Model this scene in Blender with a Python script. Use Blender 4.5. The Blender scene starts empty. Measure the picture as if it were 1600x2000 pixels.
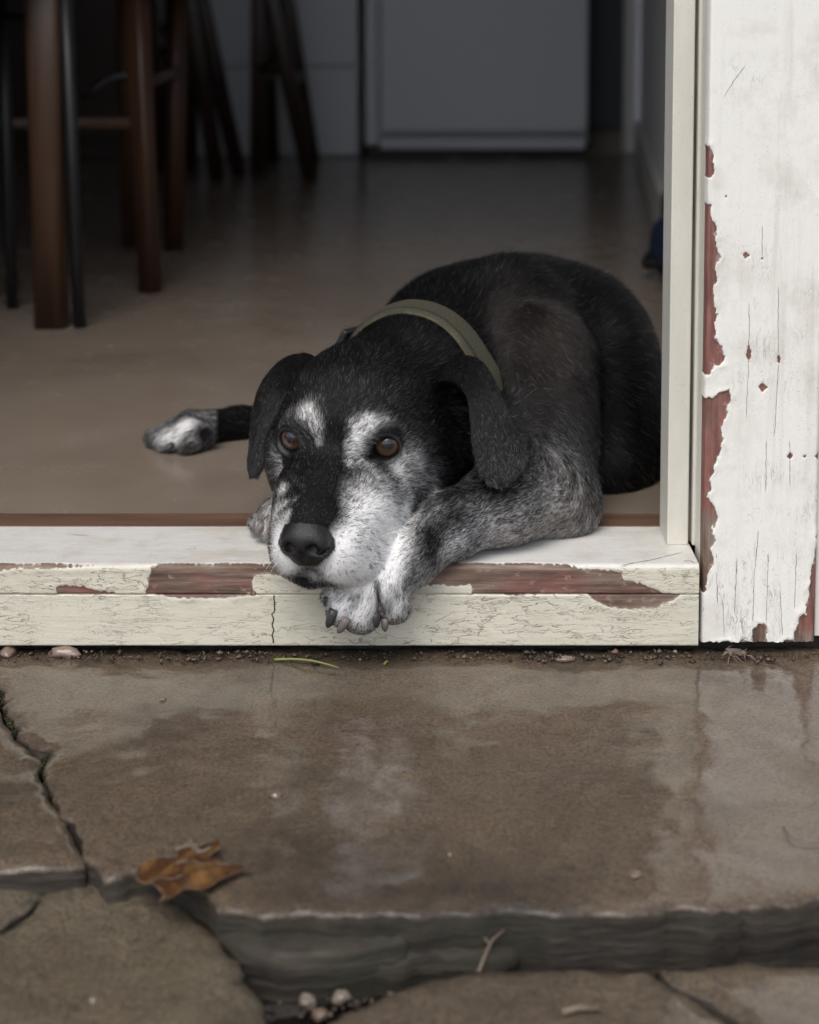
import bpy, bmesh, math, random, time
import numpy as np
from mathutils import Vector, Matrix, noise as mnoise, geometry as mgeo
from mathutils.bvhtree import BVHTree

T0 = time.time()
SC = bpy.context.scene
COL = SC.collection
rng = np.random.default_rng(7)
random.seed(7)

# ------------------------------------------------------------------ camera
FPX, VP, PITCH, CAMZ = 3500.0, 271.0, math.radians(5.0), 0.446
cd = bpy.data.cameras.new('camera')
cam = bpy.data.objects.new('camera', cd)
COL.objects.link(cam)
cam.location = (0, 0, CAMZ)
cam.rotation_euler = (math.pi / 2 - PITCH, 0, 0)
cd.sensor_fit = 'HORIZONTAL'
cd.sensor_width = 36.0
cd.lens = 36.0 * FPX / 1600.0
cd.shift_y = -(1000.0 - VP) / 1600.0
cd.clip_start = 0.05
cd.clip_end = 500.0
cd.dof.use_dof = True
cd.dof.focus_distance = 1.36
cd.dof.aperture_fstop = 7.5
SC.camera = cam

# ------------------------------------------------------------------ light (overcast daylight)
world = bpy.data.worlds.new('World')
SC.world = world
world.use_nodes = True
wn = world.node_tree
wn.nodes.clear()
sky = wn.nodes.new('ShaderNodeTexSky')
sky.sky_type = 'NISHITA'
sky.sun_disc = False
SUN_EL, SUN_AZ = math.radians(58), math.radians(200)
sky.sun_elevation = SUN_EL
sky.sun_rotation = SUN_AZ
sky.air_density = 1.0
sky.dust_density = 3.0
hs = wn.nodes.new('ShaderNodeHueSaturation')
hs.inputs['Saturation'].default_value = 0.58      # cloud cover: a nearly white sky
bg = wn.nodes.new('ShaderNodeBackground')
bg.inputs['Strength'].default_value = 0.13
wo = wn.nodes.new('ShaderNodeOutputWorld')
wn.links.new(sky.outputs[0], hs.inputs['Color'])
wn.links.new(hs.outputs[0], bg.inputs['Color'])
wn.links.new(bg.outputs[0], wo.inputs['Surface'])
sl = bpy.data.lights.new('sun', 'SUN')
sl.energy = 0.9
sl.angle = math.radians(40)
sl.color = (1.0, 0.96, 0.9)
sun = bpy.data.objects.new('sun', sl)
COL.objects.link(sun)
sd = Vector((math.sin(SUN_AZ) * math.cos(SUN_EL), math.cos(SUN_AZ) * math.cos(SUN_EL), math.sin(SUN_EL)))
sun.rotation_euler = sd.to_track_quat('Z', 'Y').to_euler()
sun.location = (0, -1, 4)

SC.view_settings.view_transform = 'Standard'
SC.view_settings.look = 'None'
SC.view_settings.gamma = 1.0
SC.view_settings.exposure = 0.70
SC.view_settings.use_curve_mapping = False
SC.render.engine = 'CYCLES'
SC.cycles.use_denoising = True
SC.cycles.max_bounces = 12
SC.cycles.transmission_bounces = 12
SC.cycles.transparent_max_bounces = 8
SC.cycles_curves.shape = 'RIBBONS'

# ------------------------------------------------------------------ helpers
CP, SP = math.cos(PITCH), math.sin(PITCH)


def ray(u, v):
    dx, dy = (u - 800.0) / FPX, (VP - v) / FPX
    return Vector((dx, CP + dy * SP, -SP + dy * CP))


def at(u, v, Y):
    """the point seen at (u, v) of the photograph that stands Y metres into the place"""
    d = ray(u, v)
    return Vector((0, 0, CAMZ)) + d * (Y / d.y)


def on(u, v, z=0.0):
    """the point seen at (u, v) that lies at height z"""
    d = ray(u, v)
    return Vector((0, 0, CAMZ)) + d * ((z - CAMZ) / d.z)


def tag(o, label=None, cat=None, group=None, kind=None):
    if label: o['label'] = label
    if cat: o['category'] = cat
    if group: o['group'] = group
    if kind: o['kind'] = kind
    return o


def empty(name, loc=(0, 0, 0), rz=0.0):
    o = bpy.data.objects.new(name, None)
    COL.objects.link(o)
    o.location = loc
    o.rotation_euler = (0, 0, rz)
    o.empty_display_size = 0.05
    return o


def link(name, me, mat=None, parent=None):
    o = bpy.data.objects.new(name, me)
    COL.objects.link(o)
    if mat is not None and not me.materials:
        me.materials.append(mat)
    if parent is not None:
        o.parent = parent
    return o


def mesh(name, verts, faces, mat=None, parent=None, smooth=False):
    me = bpy.data.meshes.new(name)
    me.from_pydata([tuple(p) for p in verts], [], [tuple(f) for f in faces])
    me.update()
    if smooth:
        me.polygons.foreach_set('use_smooth', [True] * len(me.polygons))
    return link(name, me, mat, parent)


def np_mesh(name, V, quads=None, tris=None, smooth=True):
    me = bpy.data.meshes.new(name)
    V = np.asarray(V, np.float32)
    nq = 0 if quads is None else len(quads)
    nt = 0 if tris is None else len(tris)
    me.vertices.add(len(V))
    me.vertices.foreach_set('co', V.ravel())
    loops = []
    if nq: loops.append(np.asarray(quads, np.int32).ravel())
    if nt: loops.append(np.asarray(tris, np.int32).ravel())
    L = np.concatenate(loops)
    me.loops.add(len(L))
    me.loops.foreach_set('vertex_index', L)
    me.polygons.add(nq + nt)
    starts = np.concatenate([np.arange(nq) * 4, nq * 4 + np.arange(nt) * 3]).astype(np.int32)
    me.polygons.foreach_set('loop_start', starts)
    me.update(calc_edges=True)
    me.validate()
    if smooth:
        me.polygons.foreach_set('use_smooth', np.ones(len(me.polygons), bool))
    return me


def add_attr(me, name, vals):
    a = me.attributes.new(name, 'FLOAT', 'POINT')
    a.data.foreach_set('value', np.asarray(vals, np.float32))


def bm_obj(name, bm, mat=None, parent=None, smooth=False, bevel=0.0, seg=2):
    if bevel > 0:
        bmesh.ops.bevel(bm, geom=list(bm.edges), offset=bevel, segments=seg, affect='EDGES', profile=0.5)
    me = bpy.data.meshes.new(name)
    bm.to_mesh(me)
    bm.free()
    if smooth:
        me.polygons.foreach_set('use_smooth', [True] * len(me.polygons))
    return link(name, me, mat, parent)


def box_bm(x0, x1, y0, y1, z0, z1, bm=None):
    bm = bm or bmesh.new()
    vs = [bm.verts.new(p) for p in ((x0, y0, z0), (x1, y0, z0), (x1, y1, z0), (x0, y1, z0),
                                    (x0, y0, z1), (x1, y0, z1), (x1, y1, z1), (x0, y1, z1))]
    for f in ((0, 3, 2, 1), (4, 5, 6, 7), (0, 1, 5, 4), (1, 2, 6, 5), (2, 3, 7, 6), (3, 0, 4, 7)):
        bm.faces.new([vs[i] for i in f])
    return bm


def box(name, x0, x1, y0, y1, z0, z1, mat, parent=None, bevel=0.0):
    return bm_obj(name, box_bm(x0, x1, y0, y1, z0, z1), mat, parent, bevel=bevel)


def tube(name, pts, radii, mat, parent=None, n=12, flat=None):
    """a round (or squared) bar swept through points with a radius each"""
    V, F = [], []
    pts = [Vector(p) for p in pts]
    m = len(pts)
    prev = None
    for i, p in enumerate(pts):
        d = (pts[min(i + 1, m - 1)] - pts[max(i - 1, 0)]).normalized()
        if prev is None:
            a = d.cross(Vector((0, 0, 1)))
            if a.length < 1e-3: a = d.cross(Vector((0, 1, 0)))
            a.normalize()
        else:
            a = (prev - d * prev.dot(d)).normalized()
        prev = a
        b = d.cross(a)
        for k in range(n):
            th = 2 * math.pi * (k + 0.5) / n
            c, s = math.cos(th), math.sin(th)
            if flat:
                q = flat
                c, s = math.copysign(abs(c) ** q, c), math.copysign(abs(s) ** q, s)
            V.append(p + (a * c + b * s) * radii[i])
    for i in range(m - 1):
        for k in range(n):
            F.append((i * n + k, i * n + (k + 1) % n, (i + 1) * n + (k + 1) % n, (i + 1) * n + k))
    F.append(tuple(range(n - 1, -1, -1)))
    F.append(tuple((m - 1) * n + k for k in range(n)))
    return mesh(name, V, F, mat, parent, smooth=True)


def fbm(P, scale, octaves=4, seed=0.0):
    """cheap smooth pseudo noise, vectorised: P is (n,3)"""
    r = np.random.default_rng(int(seed * 100) + 11)
    out = np.zeros(len(P))
    amp, f, tot = 1.0, scale, 0.0
    for o in range(octaves):
        for k in range(5):
            w = r.normal(size=3)
            w /= np.linalg.norm(w)
            out += amp * np.sin(P @ (w * f * r.uniform(0.7, 1.4)) * 2 * math.pi + r.uniform(0, 6.28)) / 5
        tot += amp * 0.32
        amp *= 0.5
        f *= 2.1
    return out / tot * 0.5


# ------------------------------------------------------------------ material helper
class M:
    def __init__(self, name, col=(0.5, 0.5, 0.5), rough=0.5, **kw):
        self.m = bpy.data.materials.new(name)
        self.m.use_nodes = True
        self.nt = self.m.node_tree
        self.b = self.nt.nodes['Principled BSDF']
        self.b.inputs['Base Color'].default_value = (*col, 1)
        self.b.inputs['Roughness'].default_value = rough
        for k, v in kw.items():
            self.b.inputs[k].default_value = v
        self._tc = None

    def n(self, t, **kw):
        nd = self.nt.nodes.new(t)
        for k, v in kw.items():
            if hasattr(nd, k) and k not in nd.inputs:
                setattr(nd, k, v)
            else:
                nd.inputs[k].default_value = v
        return nd

    def l(self, a, b):
        self.nt.links.new(a, b)

    def obj(self):
        if not self._tc:
            self._tc = self.n('ShaderNodeTexCoord')
        return self._tc.outputs['Object']

    def mapped(self, scale=(1, 1, 1), rot=(0, 0, 0), src=None):
        mp = self.n('ShaderNodeMapping')
        mp.inputs['Scale'].default_value = scale
        mp.inputs['Rotation'].default_value = rot
        self.l(src or self.obj(), mp.inputs['Vector'])
        return mp.outputs[0]

    def noise(self, scale=10, detail=5, rough=0.6, vec=None, dist=0.0):
        nd = self.n('ShaderNodeTexNoise')
        nd.inputs['Scale'].default_value = scale
        nd.inputs['Detail'].default_value = detail
        nd.inputs['Roughness'].default_value = rough
        nd.inputs['Distortion'].default_value = dist
        self.l(vec or self.obj(), nd.inputs['Vector'])
        return nd.outputs['Fac']

    def vor(self, scale=10, feature='F1', vec=None, out='Distance', rand=1.0):
        nd = self.n('ShaderNodeTexVoronoi')
        nd.feature = feature
        nd.inputs['Scale'].default_value = scale
        nd.inputs['Randomness'].default_value = rand
        self.l(vec or self.obj(), nd.inputs['Vector'])
        return nd.outputs[out]

    def ramp(self, fac, stops):
        nd = self.n('ShaderNodeValToRGB')
        cr = nd.color_ramp
        while len(cr.elements) < len(stops):
            cr.elements.new(0.5)
        for e, (p, c) in zip(cr.elements, stops):
            e.position = p
            e.color = (*c, 1) if not isinstance(c, (int, float)) else (c, c, c, 1)
        self.l(fac, nd.inputs[0])
        return nd.outputs[0]

    def mix(self, fac, a, b, mode='MIX'):
        nd = self.n('ShaderNodeMix')
        nd.data_type = 'RGBA'
        nd.blend_type = mode
        for k, val in ((0, fac), (6, a), (7, b)):
            sock = nd.inputs[k]
            if isinstance(val, (int, float)):
                sock.default_value = val if k == 0 else (val, val, val, 1)
            elif isinstance(val, tuple):
                sock.default_value = (*val, 1)
            else:
                self.l(val, sock)
        return nd.outputs[2]

    def math(self, op, a, b=0.0, clamp=False):
        nd = self.n('ShaderNodeMath')
        nd.operation = op
        nd.use_clamp = clamp
        for i, val in enumerate((a, b)):
            if isinstance(val, (int, float)):
                nd.inputs[i].default_value = val
            else:
                self.l(val, nd.inputs[i])
        return nd.outputs[0]

    def attr(self, name, out='Fac'):
        nd = self.n('ShaderNodeAttribute')
        nd.attribute_name = name
        return nd.outputs[out]

    def bump(self, h, strength=0.3, dist=0.002, prev=None):
        nd = self.n('ShaderNodeBump')
        nd.inputs['Strength'].default_value = strength
        nd.inputs['Distance'].default_value = dist
        self.l(h, nd.inputs['Height'])
        if prev is not None:
            self.l(prev, nd.inputs['Normal'])
        return nd.outputs[0]

    def color(self, s): self.l(s, self.b.inputs['Base Color']); return self
    def rough(self, s): self.l(s, self.b.inputs['Roughness']); return self
    def normal(self, s): self.l(s, self.b.inputs['Normal']); return self
HAIR_DENS = 0.6
# ================================================================== the setting
GZ = -0.072          # top of the paving at the door

# ---- earth under everything
em_ = M('earth', rough=0.7)
e1 = em_.noise(9, 8, 0.7); e2 = em_.noise(160, 4, 0.6)
em_.color(em_.mix(e2, em_.ramp(e1, [(0.3, (0.018, 0.015, 0.012)), (0.7, (0.055, 0.045, 0.036))]), (0.03, 0.026, 0.022)))
em_.rough(em_.ramp(em_.noise(30, 4, 0.6), [(0.35, 0.25), (0.65, 0.8)]))
em_.normal(em_.bump(em_.noise(220, 6, 0.7), 0.8, 0.004))
bm = bmesh.new()
gx = [-60, -8, -2, -0.8] + [round(-0.6 + i * 0.012, 4) for i in range(101)] + [0.8, 2, 8, 60]
gy = [-60, -8, -2, 0.2] + [round(0.7 + i * 0.012, 4) for i in range(57)] + [2, 8, 60]
gv = {}
for i, x in enumerate(gx):
    for j, y in enumerate(gy):
        z = -0.118 + (0.006 * mnoise.noise((x * 40, y * 40, 0)) + 0.004 * mnoise.noise((x * 120, y * 120, 3)) if abs(x) < 0.61 and 0.69 < y < 1.4 else 0)
        gv[i, j] = bm.verts.new((x, y, z))
for i in range(len(gx) - 1):
    for j in range(len(gy) - 1):
        bm.faces.new((gv[i, j], gv[i + 1, j], gv[i + 1, j + 1], gv[i, j + 1]))
tag(bm_obj('ground', bm, em_.m, smooth=True), kind='structure')
# standing water in the gaps between the lower stones
pm_ = M('puddle_water', (0.02, 0.017, 0.014), 0.04)
pm_.b.inputs['Transmission Weight'].default_value = 0.6
pm_.b.inputs['IOR'].default_value = 1.33
pm_.normal(pm_.bump(pm_.noise(45, 4, 0.6), 0.08, 0.003))
pw_ = bmesh.new()
box_bm(-0.34, 0.36, 0.84, 1.05, -0.14, -0.1165, pw_)
tag(bm_obj('puddle', pw_, pm_.m), kind='structure')

# ---- wet flagstones
def stone_mat(name, dark, light, warm, wet=0.85):
    m = M(name, rough=0.5)
    a = m.noise(5.5, 8, 0.62, dist=0.6); b = m.noise(62, 8, 0.78); c = m.noise(420, 3, 0.6); d = m.noise(14, 5, 0.6, vec=m.mapped((1, 1, 1), (0, 0, 1.0)))
    base = m.ramp(a, [(0.28, dark), (0.52, light), (0.74, warm)])
    base = m.mix(m.ramp(b, [(0.3, 0.0), (0.75, 0.55)]), base, m.mix(1.0, base, (1.7, 1.58, 1.45), 'MULTIPLY'))
    base = m.mix(m.ramp(b, [(0.25, 0.7), (0.46, 0.0)]), base, m.mix(1.0, base, (0.4, 0.38, 0.36), 'MULTIPLY'))
    base = m.mix(m.ramp(c, [(0.42, 0.0), (0.66, 0.75)]), base, m.mix(1.0, base, (0.22, 0.21, 0.20), 'MULTIPLY'))
    fine = m.noise(950, 3, 0.7)
    base = m.mix(m.ramp(fine, [(0.50, 0.0), (0.72, 0.9)]), base, m.mix(1.0, base, (2.3, 2.2, 2.1), 'MULTIPLY'))
    grit = m.ramp(m.vor(520), [(0.02, 1.0), (0.10, 0.0)])
    grit = m.math('MULTIPLY', grit, m.ramp(m.noise(60, 3, 0.5), [(0.52, 0.0), (0.62, 1.0)]))
    base = m.mix(m.math('MULTIPLY', grit, 0.6), base, (0.32, 0.28, 0.24))
    pit = m.ramp(m.vor(240, vec=m.mapped((1, 1.4, 1))), [(0.05, 1.0), (0.22, 0.0)])
    base = m.mix(m.math('MULTIPLY', pit, 0.45), base, (0.02, 0.015, 0.011))
    base = m.mix(m.math('MULTIPLY', m.attr('edge'), m.ramp(b, [(0.35, 0.8), (0.65, 0.1)])), base, m.mix(1.0, base, (0.42, 0.42, 0.36), 'MULTIPLY'))
    m.color(base)
    wetm = m.ramp(d, [(0.50, 1.0), (0.72, 0.5)])
    edge = m.attr('edge')
    m.l(m.math('MULTIPLY', m.math('MULTIPLY', wetm, wet), m.math('SUBTRACT', 1.0, m.math('MULTIPLY', edge, m.ramp(b, [(0.35, 0.95), (0.7, 0.35)])))), m.b.inputs['Coat Weight'])
    m.b.inputs['Coat IOR'].default_value = 1.52
    m.l(m.ramp(m.noise(11, 5, 0.6), [(0.38, 0.025), (0.7, 0.10)]), m.b.inputs['Coat Roughness'])
    m.rough(m.ramp(b, [(0.3, 0.45), (0.7, 0.75)]))
    rip = m.noise(150, 5, 0.6, vec=m.mapped((0.55, 1.3, 1)), dist=0.8)
    nb = m.bump(fine, 0.6, 0.0008, m.bump(c, 0.8, 0.0016, m.bump(rip, 0.5, 0.003, m.bump(m.math('SUBTRACT', 1.0, pit), 0.4, 0.0008))))
    m.normal(nb)
    m.l(m.bump(c, 0.04, 0.0005, m.bump(rip, 0.09, 0.0016)), m.b.inputs['Coat Normal'])
    return m.m


ST_A = stone_mat('wet_flagstone', (0.032, 0.022, 0.014), (0.094, 0.069, 0.045), (0.068, 0.044, 0.028), 1.0)
ST_B = stone_mat('wet_flagstone_olive', (0.040, 0.030, 0.016), (0.100, 0.082, 0.055), (0.062, 0.045, 0.025), 1.0)
ST_C = stone_mat('wet_flagstone_buff', (0.048, 0.036, 0.024), (0.105, 0.080, 0.055), (0.080, 0.062, 0.040), 0.95)
sdm = M('wet_stone_edge', rough=0.5)
s1 = sdm.noise(30, 7, 0.7, vec=sdm.mapped((0.5, 0.5, 4.5))); s2 = sdm.noise(14, 4, 0.6)
sc1 = sdm.ramp(s1, [(0.3, (0.010, 0.008, 0.006)), (0.52, (0.034, 0.026, 0.018)), (0.75, (0.090, 0.070, 0.050))])
sdm.color(sdm.mix(sdm.ramp(s2, [(0.5, 0.0), (0.7, 0.6)]), sc1, (0.030, 0.033, 0.014)))
sdm.rough(sdm.ramp(s1, [(0.35, 0.85), (0.7, 0.40)]))
sdm.normal(sdm.bump(s1, 0.9, 0.006))
ST_SIDE = sdm.m
paving = empty('paving', (0, 1.0, GZ))
paving['kind'] = 'structure'


def resample(P, step):
    out = []
    n = len(P)
    for i in range(n):
        a, b = P[i], P[(i + 1) % n]
        k = max(1, int((b - a).length / step))
        out += [a.lerp(b, j / k) for j in range(k)]
    return out


def poly_sd(X, P):
    """signed distance (negative inside) of points X (n,2) to polygon P (m,2)"""
    A_ = P; B_ = np.roll(P, -1, 0)
    d = np.full(len(X), 1e9); ins = np.zeros(len(X), bool)
    for a, b in zip(A_, B_):
        ab = b - a
        t = np.clip(((X - a) @ ab) / (ab @ ab + 1e-15), 0, 1)
        d = np.minimum(d, ((X - a - t[:, None] * ab) ** 2).sum(1))
        c = ((a[1] > X[:, 1]) != (b[1] > X[:, 1])) & (X[:, 0] < (b[0] - a[0]) * (X[:, 1] - a[1]) / (b[1] - a[1] + 1e-15) + a[0])
        ins ^= c
    d = np.sqrt(d)
    return np.where(ins, -d, d)


def flagstone(px, z, mat, thick=0.05, rough=0.0035, step=0.006, round_=0.0035, seed=0, world=None, wave=0.0022, lean=(0, 0)):
    P = [Vector(p) for p in world] if world else [on(u, v, z).xy for u, v in px]
    P = resample([Vector((p[0], p[1])) for p in P], step)
    # roughen the outline
    n = len(P)
    Q_ = []
    for i in range(n):
        t = (P[(i + 1) % n] - P[i - 1]).normalized()
        nn = Vector((t.y, -t.x))
        o = mnoise.noise((P[i].x * 45, P[i].y * 45, seed)) * rough + mnoise.noise((P[i].x * 140, P[i].y * 140, seed + 5)) * rough * 0.5
        Q_.append(P[i] + nn * o)
    O = np.array([tuple(q) for q in Q_])
    lo, hi = O.min(0), O.max(0)
    g = step * 1.25
    gx_, gy_ = np.meshgrid(np.arange(lo[0], hi[0], g), np.arange(lo[1], hi[1], g), indexing='ij')
    X = np.stack([gx_.ravel(), gy_.ravel()], 1)
    X = X + np.random.default_rng(seed).uniform(-0.25, 0.25, X.shape) * g
    sd_ = poly_sd(X, O)
    X = X[sd_ < -step * 0.7]
    pts = [Vector((float(a), float(b))) for a, b in O] + [Vector((float(a), float(b))) for a, b in X]
    vo, ed, fa, *_ = mgeo.delaunay_2d_cdt(pts, [], [list(range(n))], 1, 1e-6)
    VO = np.array([tuple(p) for p in vo])
    dd = np.maximum(-poly_sd(VO, O), 0)
    cx, cy = VO.mean(0)
    zz = np.array([z + wave * mnoise.noise((x * 14, y * 14, seed)) + wave * 0.45 * mnoise.noise((x * 60, y * 60, seed + 2)) + lean[0] * (x - cx) + lean[1] * (y - cy) for x, y in VO])
    e = np.clip(1 - dd / round_, 0, 1)
    zz -= round_ * 0.8 * (1 - np.sqrt(np.clip(1 - e * e, 0, 1))) * np.array([0.9 + 0.5 * mnoise.noise((x * 40, y * 40, 9)) + 0.35 * mnoise.noise((x * 170, y * 170, 4)) for x, y in VO])
    verts = [Vector((x, y, c)) for (x, y), c in zip(VO, zz)]
    faces = [tuple(f) for f in fa]
    # find outline vertices in order
    key = {(round(p.x, 6), round(p.y, 6)): i for i, p in enumerate(vo)}
    ring = [key.get((round(float(a), 6), round(float(b), 6))) for a, b in O]
    ring = [r for r in ring if r is not None]
    rows = [ring]
    for kk, f_ in enumerate((0.045, 0.3, 0.65, 1.0)):
        row = []
        for idx, r in enumerate(ring):
            p = verts[r]
            a, b = verts[ring[idx - 1]], verts[ring[(idx + 1) % len(ring)]]
            t = Vector((b.x - a.x, b.y - a.y)).normalized()
            nn = Vector((t.y, -t.x))
            if rings_sign(O) < 0: nn = -nn
            o = 0.0022 * mnoise.noise((p.x * 60, p.y * 60, kk * 2.1 + seed)) + 0.0016 * mnoise.noise((p.x * 200, p.y * 200, kk * 5.3)) + (0.0012 if kk < 2 else -0.002)
            row.append(len(verts))
            verts.append(Vector((p.x + nn.x * o, p.y + nn.y * o, p.z - thick * f_)))
        rows.append(row)
    ntop = len(faces)
    for a, b in zip(rows[:-1], rows[1:]):
        for i in range(len(a)):
            j = (i + 1) % len(a)
            faces.append((a[i], a[j], b[j], b[i]))
    o = mesh('flagstone', verts, faces, mat, None, smooth=True)
    add_attr(o.data, 'edge', np.r_[np.clip(1 - dd / 0.007, 0, 1) ** 1.5, np.ones(len(verts) - len(dd))])
    o.data.materials.append(ST_SIDE)
    mi = np.zeros(len(o.data.polygons), np.int32); mi[ntop + len(ring):] = 1
    o.data.polygons.foreach_set('material_index', mi)
    bmn = bmesh.new(); bmn.from_mesh(o.data); bmesh.ops.recalc_face_normals(bmn, faces=bmn.faces); bmn.to_mesh(o.data); bmn.free()
    o.parent = paving
    o.matrix_parent_inverse = Matrix.Translation(Vector(paving.location)).inverted()
    return o


def rings_sign(O):
    x, y = O[:, 0], O[:, 1]
    return float((x * np.roll(y, -1) - y * np.roll(x, -1)).sum())


CR = [(-25, 1290), (2, 1337), (14, 1385), (32, 1424), (88, 1468), (102, 1545), (142, 1600), (182, 1668), (214, 1702)]
CL = [(-38, 1290), (-9, 1345), (0, 1390), (22, 1432), (72, 1474), (88, 1548), (126, 1606), (160, 1662), (168, 1684)]
flagstone(CR + [(250, 1690), (300, 1692), (352, 1706), (400, 1742), (432, 1770), (480, 1776), (540, 1784), (700, 1787), (850, 1784), (1000, 1776), (1150, 1772), (1300, 1767),
          (1450, 1760), (1700, 1748), (2050, 1740), (2050, 1262), (-25, 1262)], GZ, ST_A, 0.05, seed=1, round_=0.0022, rough=0.0080)
flagstone([(380, 1700), (405, 1766), (440, 1812), (478, 1846), (540, 1864), (640, 1856), (700, 1848), (790, 1832), (830, 1796), (800, 1700)], GZ - 0.012, ST_SIDE, 0.035, seed=2, round_=0.005)
flagstone([(560, 1700), (640, 1880), (720, 1868), (850, 1852), (960, 1862), (1010, 1840), (1000, 1700)], GZ - 0.020, ST_SIDE, 0.03, seed=12, round_=0.006, rough=0.005)
flagstone(CL + [(60, 1690), (-100, 1688), (-420, 1684), (-420, 1262), (-38, 1262)], GZ - 0.001, ST_A, 0.045, seed=3)
flagstone([(82, 1722), (180, 1712), (290, 1722), (340, 1748), (395, 1796), (450, 1862), (492, 1928), (512, 1990), (518, 2060), (470, 2160), (-420, 2160), (-420, 1826), (0, 1812), (60, 1778), (88, 1750)],
          GZ - 0.017, ST_B, 0.03, seed=4)
flagstone([(-420, 1716), (-100, 1714), (30, 1716), (64, 1726), (76, 1746), (50, 1768), (0, 1798), (-420, 1812)], GZ - 0.016, ST_B, 0.03, seed=5)
flagstone([(640, 1985), (700, 1962), (760, 1934), (850, 1908), (950, 1894), (1100, 1888), (1262, 1892), (1320, 1932), (1410, 1978), (1462, 2012), (1480, 2160), (600, 2160)], GZ - 0.026, ST_C, 0.03, seed=6)
flagstone([(1290, 1890), (1500, 1880), (2050, 1872), (2050, 2160), (1500, 2160), (1478, 2006), (1424, 1968), (1335, 1922)], GZ - 0.025, ST_C, 0.03, seed=7)
rs_ = np.random.default_rng(5)
for k, (x0, x1, y0, y1) in enumerate([(-0.75, -0.30, 0.50, 0.84), (-0.28, 0.12, 0.46, 0.83), (0.14, 0.62, 0.48, 0.82), (-1.25, -0.79, 0.5, 0.95), (0.66, 1.2, 0.5, 0.95),
                                      (-1.3, -0.47, 1.0, 1.34), (0.60, 1.3, 1.0, 1.34), (-0.7, 0.0, 0.1, 0.44), (0.03, 0.7, 0.1, 0.44)]):
    j = lambda: rs_.uniform(-0.02, 0.02)
    xm, ym = (x0 + x1) / 2, (y0 + y1) / 2
    flagstone(None, GZ - 0.024 + (0.02 if y0 > 0.9 else 0), [ST_A, ST_B, ST_C][k % 3], 0.03, seed=20 + k, step=0.015,
              world=[(x0 + .01, y0 + .01), (xm + j(), y0 + j() * .4), (x1 - .01, y0 + .01), (x1 + j() * .4, ym), (x1 - .01, y1 - .01), (xm, y1 + j() * .4), (x0 + .01, y1 - .01), (x0 + j() * .4, ym)])

# ---- the house: floor, walls, ceiling
fm = M('burnished_concrete', rough=0.35)
f1 = fm.noise(2.2, 7, 0.6, dist=0.5); f2 = fm.noise(14, 6, 0.65); f3 = fm.noise(700, 2, 0.5)
fcol = fm.ramp(f1, [(0.3, (0.160, 0.125, 0.096)), (0.55, (0.208, 0.170, 0.136)), (0.75, (0.185, 0.142, 0.108))])
fcol = fm.mix(fm.ramp(f2, [(0.40, 0.0), (0.80, 0.25)]), fcol, (0.25, 0.21, 0.172))
fcol = fm.mix(fm.ramp(f3, [(0.5, 0.0), (0.75, 0.35)]), fcol, (0.13, 0.10, 0.08))
spot = fm.ramp(fm.vor(9, vec=fm.mapped((1, 1, 1), src=fm.obj())), [(0.035, 0.5), (0.06, 0.0)])
fcol = fm.mix(spot, fcol, (0.10, 0.075, 0.06))
fm.color(fcol)
fm.rough(fm.ramp(f2, [(0.3, 0.17), (0.7, 0.30)]))
fm.normal(fm.bump(f2, 0.06, 0.004))
tag(box('floor', -2.4, 0.95, 1.4735, 5.3, -0.12, 0.0, fm.m), kind='structure')

wm_ = M('painted_plaster', (0.62, 0.62, 0.63), 0.7)
wm_.color(wm_.mix(wm_.noise(3, 5, 0.6), (0.76, 0.76, 0.78), (0.83, 0.83, 0.84)))
wm_.normal(wm_.bump(wm_.noise(90, 4, 0.6), 0.1, 0.002))
tag(box('back_wall', -2.4, 0.95, 5.2, 5.3, 0.0005, 2.4, wm_.m), kind='structure')
tag(box('left_wall', -2.5, -2.4, 1.36, 5.3, 0.0005, 2.4, wm_.m), kind='structure')
tag(box('ceiling', -2.5, 1.0, 1.36, 5.3, 2.4, 2.5, wm_.m), kind='structure')
# the right-hand wall runs slightly askew
w0, w1 = Vector((0.285, 1.47)), Vector((0.60, 4.66))
dn = Vector(((w1 - w0).y, -(w1 - w0).x)).normalized() * 0.1
rw = bmesh.new()
ps = [w0, w1, w1 + dn, w0 + dn]
vb_ = [rw.verts.new((p.x, p.y, 0.0005)) for p in ps]; vt_ = [rw.verts.new((p.x, p.y, 2.4)) for p in ps]
rw.faces.new(vb_); rw.faces.new(vt_[::-1])
for i in range(4): rw.faces.new((vb_[i], vb_[(i + 1) % 4], vt_[(i + 1) % 4], vt_[i]))
bmesh.ops.recalc_face_normals(rw, faces=rw.faces)
rwall = tag(bm_obj('right_wall', rw, wm_.m), kind='structure')
skm = M('skirting_paint', (0.60, 0.585, 0.55), 0.5)
# skirting along it, and the pale corner trim at its end
dirw = (w1 - w0).normalized()
sk = bmesh.new()
n_in = -dn.normalized() * 0.012
ps = [w0 + n_in * 0.1, w1 + n_in * 0.1, w1 + n_in, w0 + n_in]
vb_ = [sk.verts.new((p.x, p.y, 0.001)) for p in ps]; vt_ = [sk.verts.new((p.x, p.y, 0.085)) for p in ps]
sk.faces.new(vb_); sk.faces.new(vt_[::-1])
for i in range(4): sk.faces.new((vb_[i], vb_[(i + 1) % 4], vt_[(i + 1) % 4], vt_[i]))
bmesh.ops.recalc_face_normals(sk, faces=sk.faces)
bm_obj('skirting', sk, skm.m, rwall)
box('corner_trim', 0.560, 0.592, 4.665, 4.70, 0.001, 2.3, skm.m, rwall, bevel=0.003)
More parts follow.
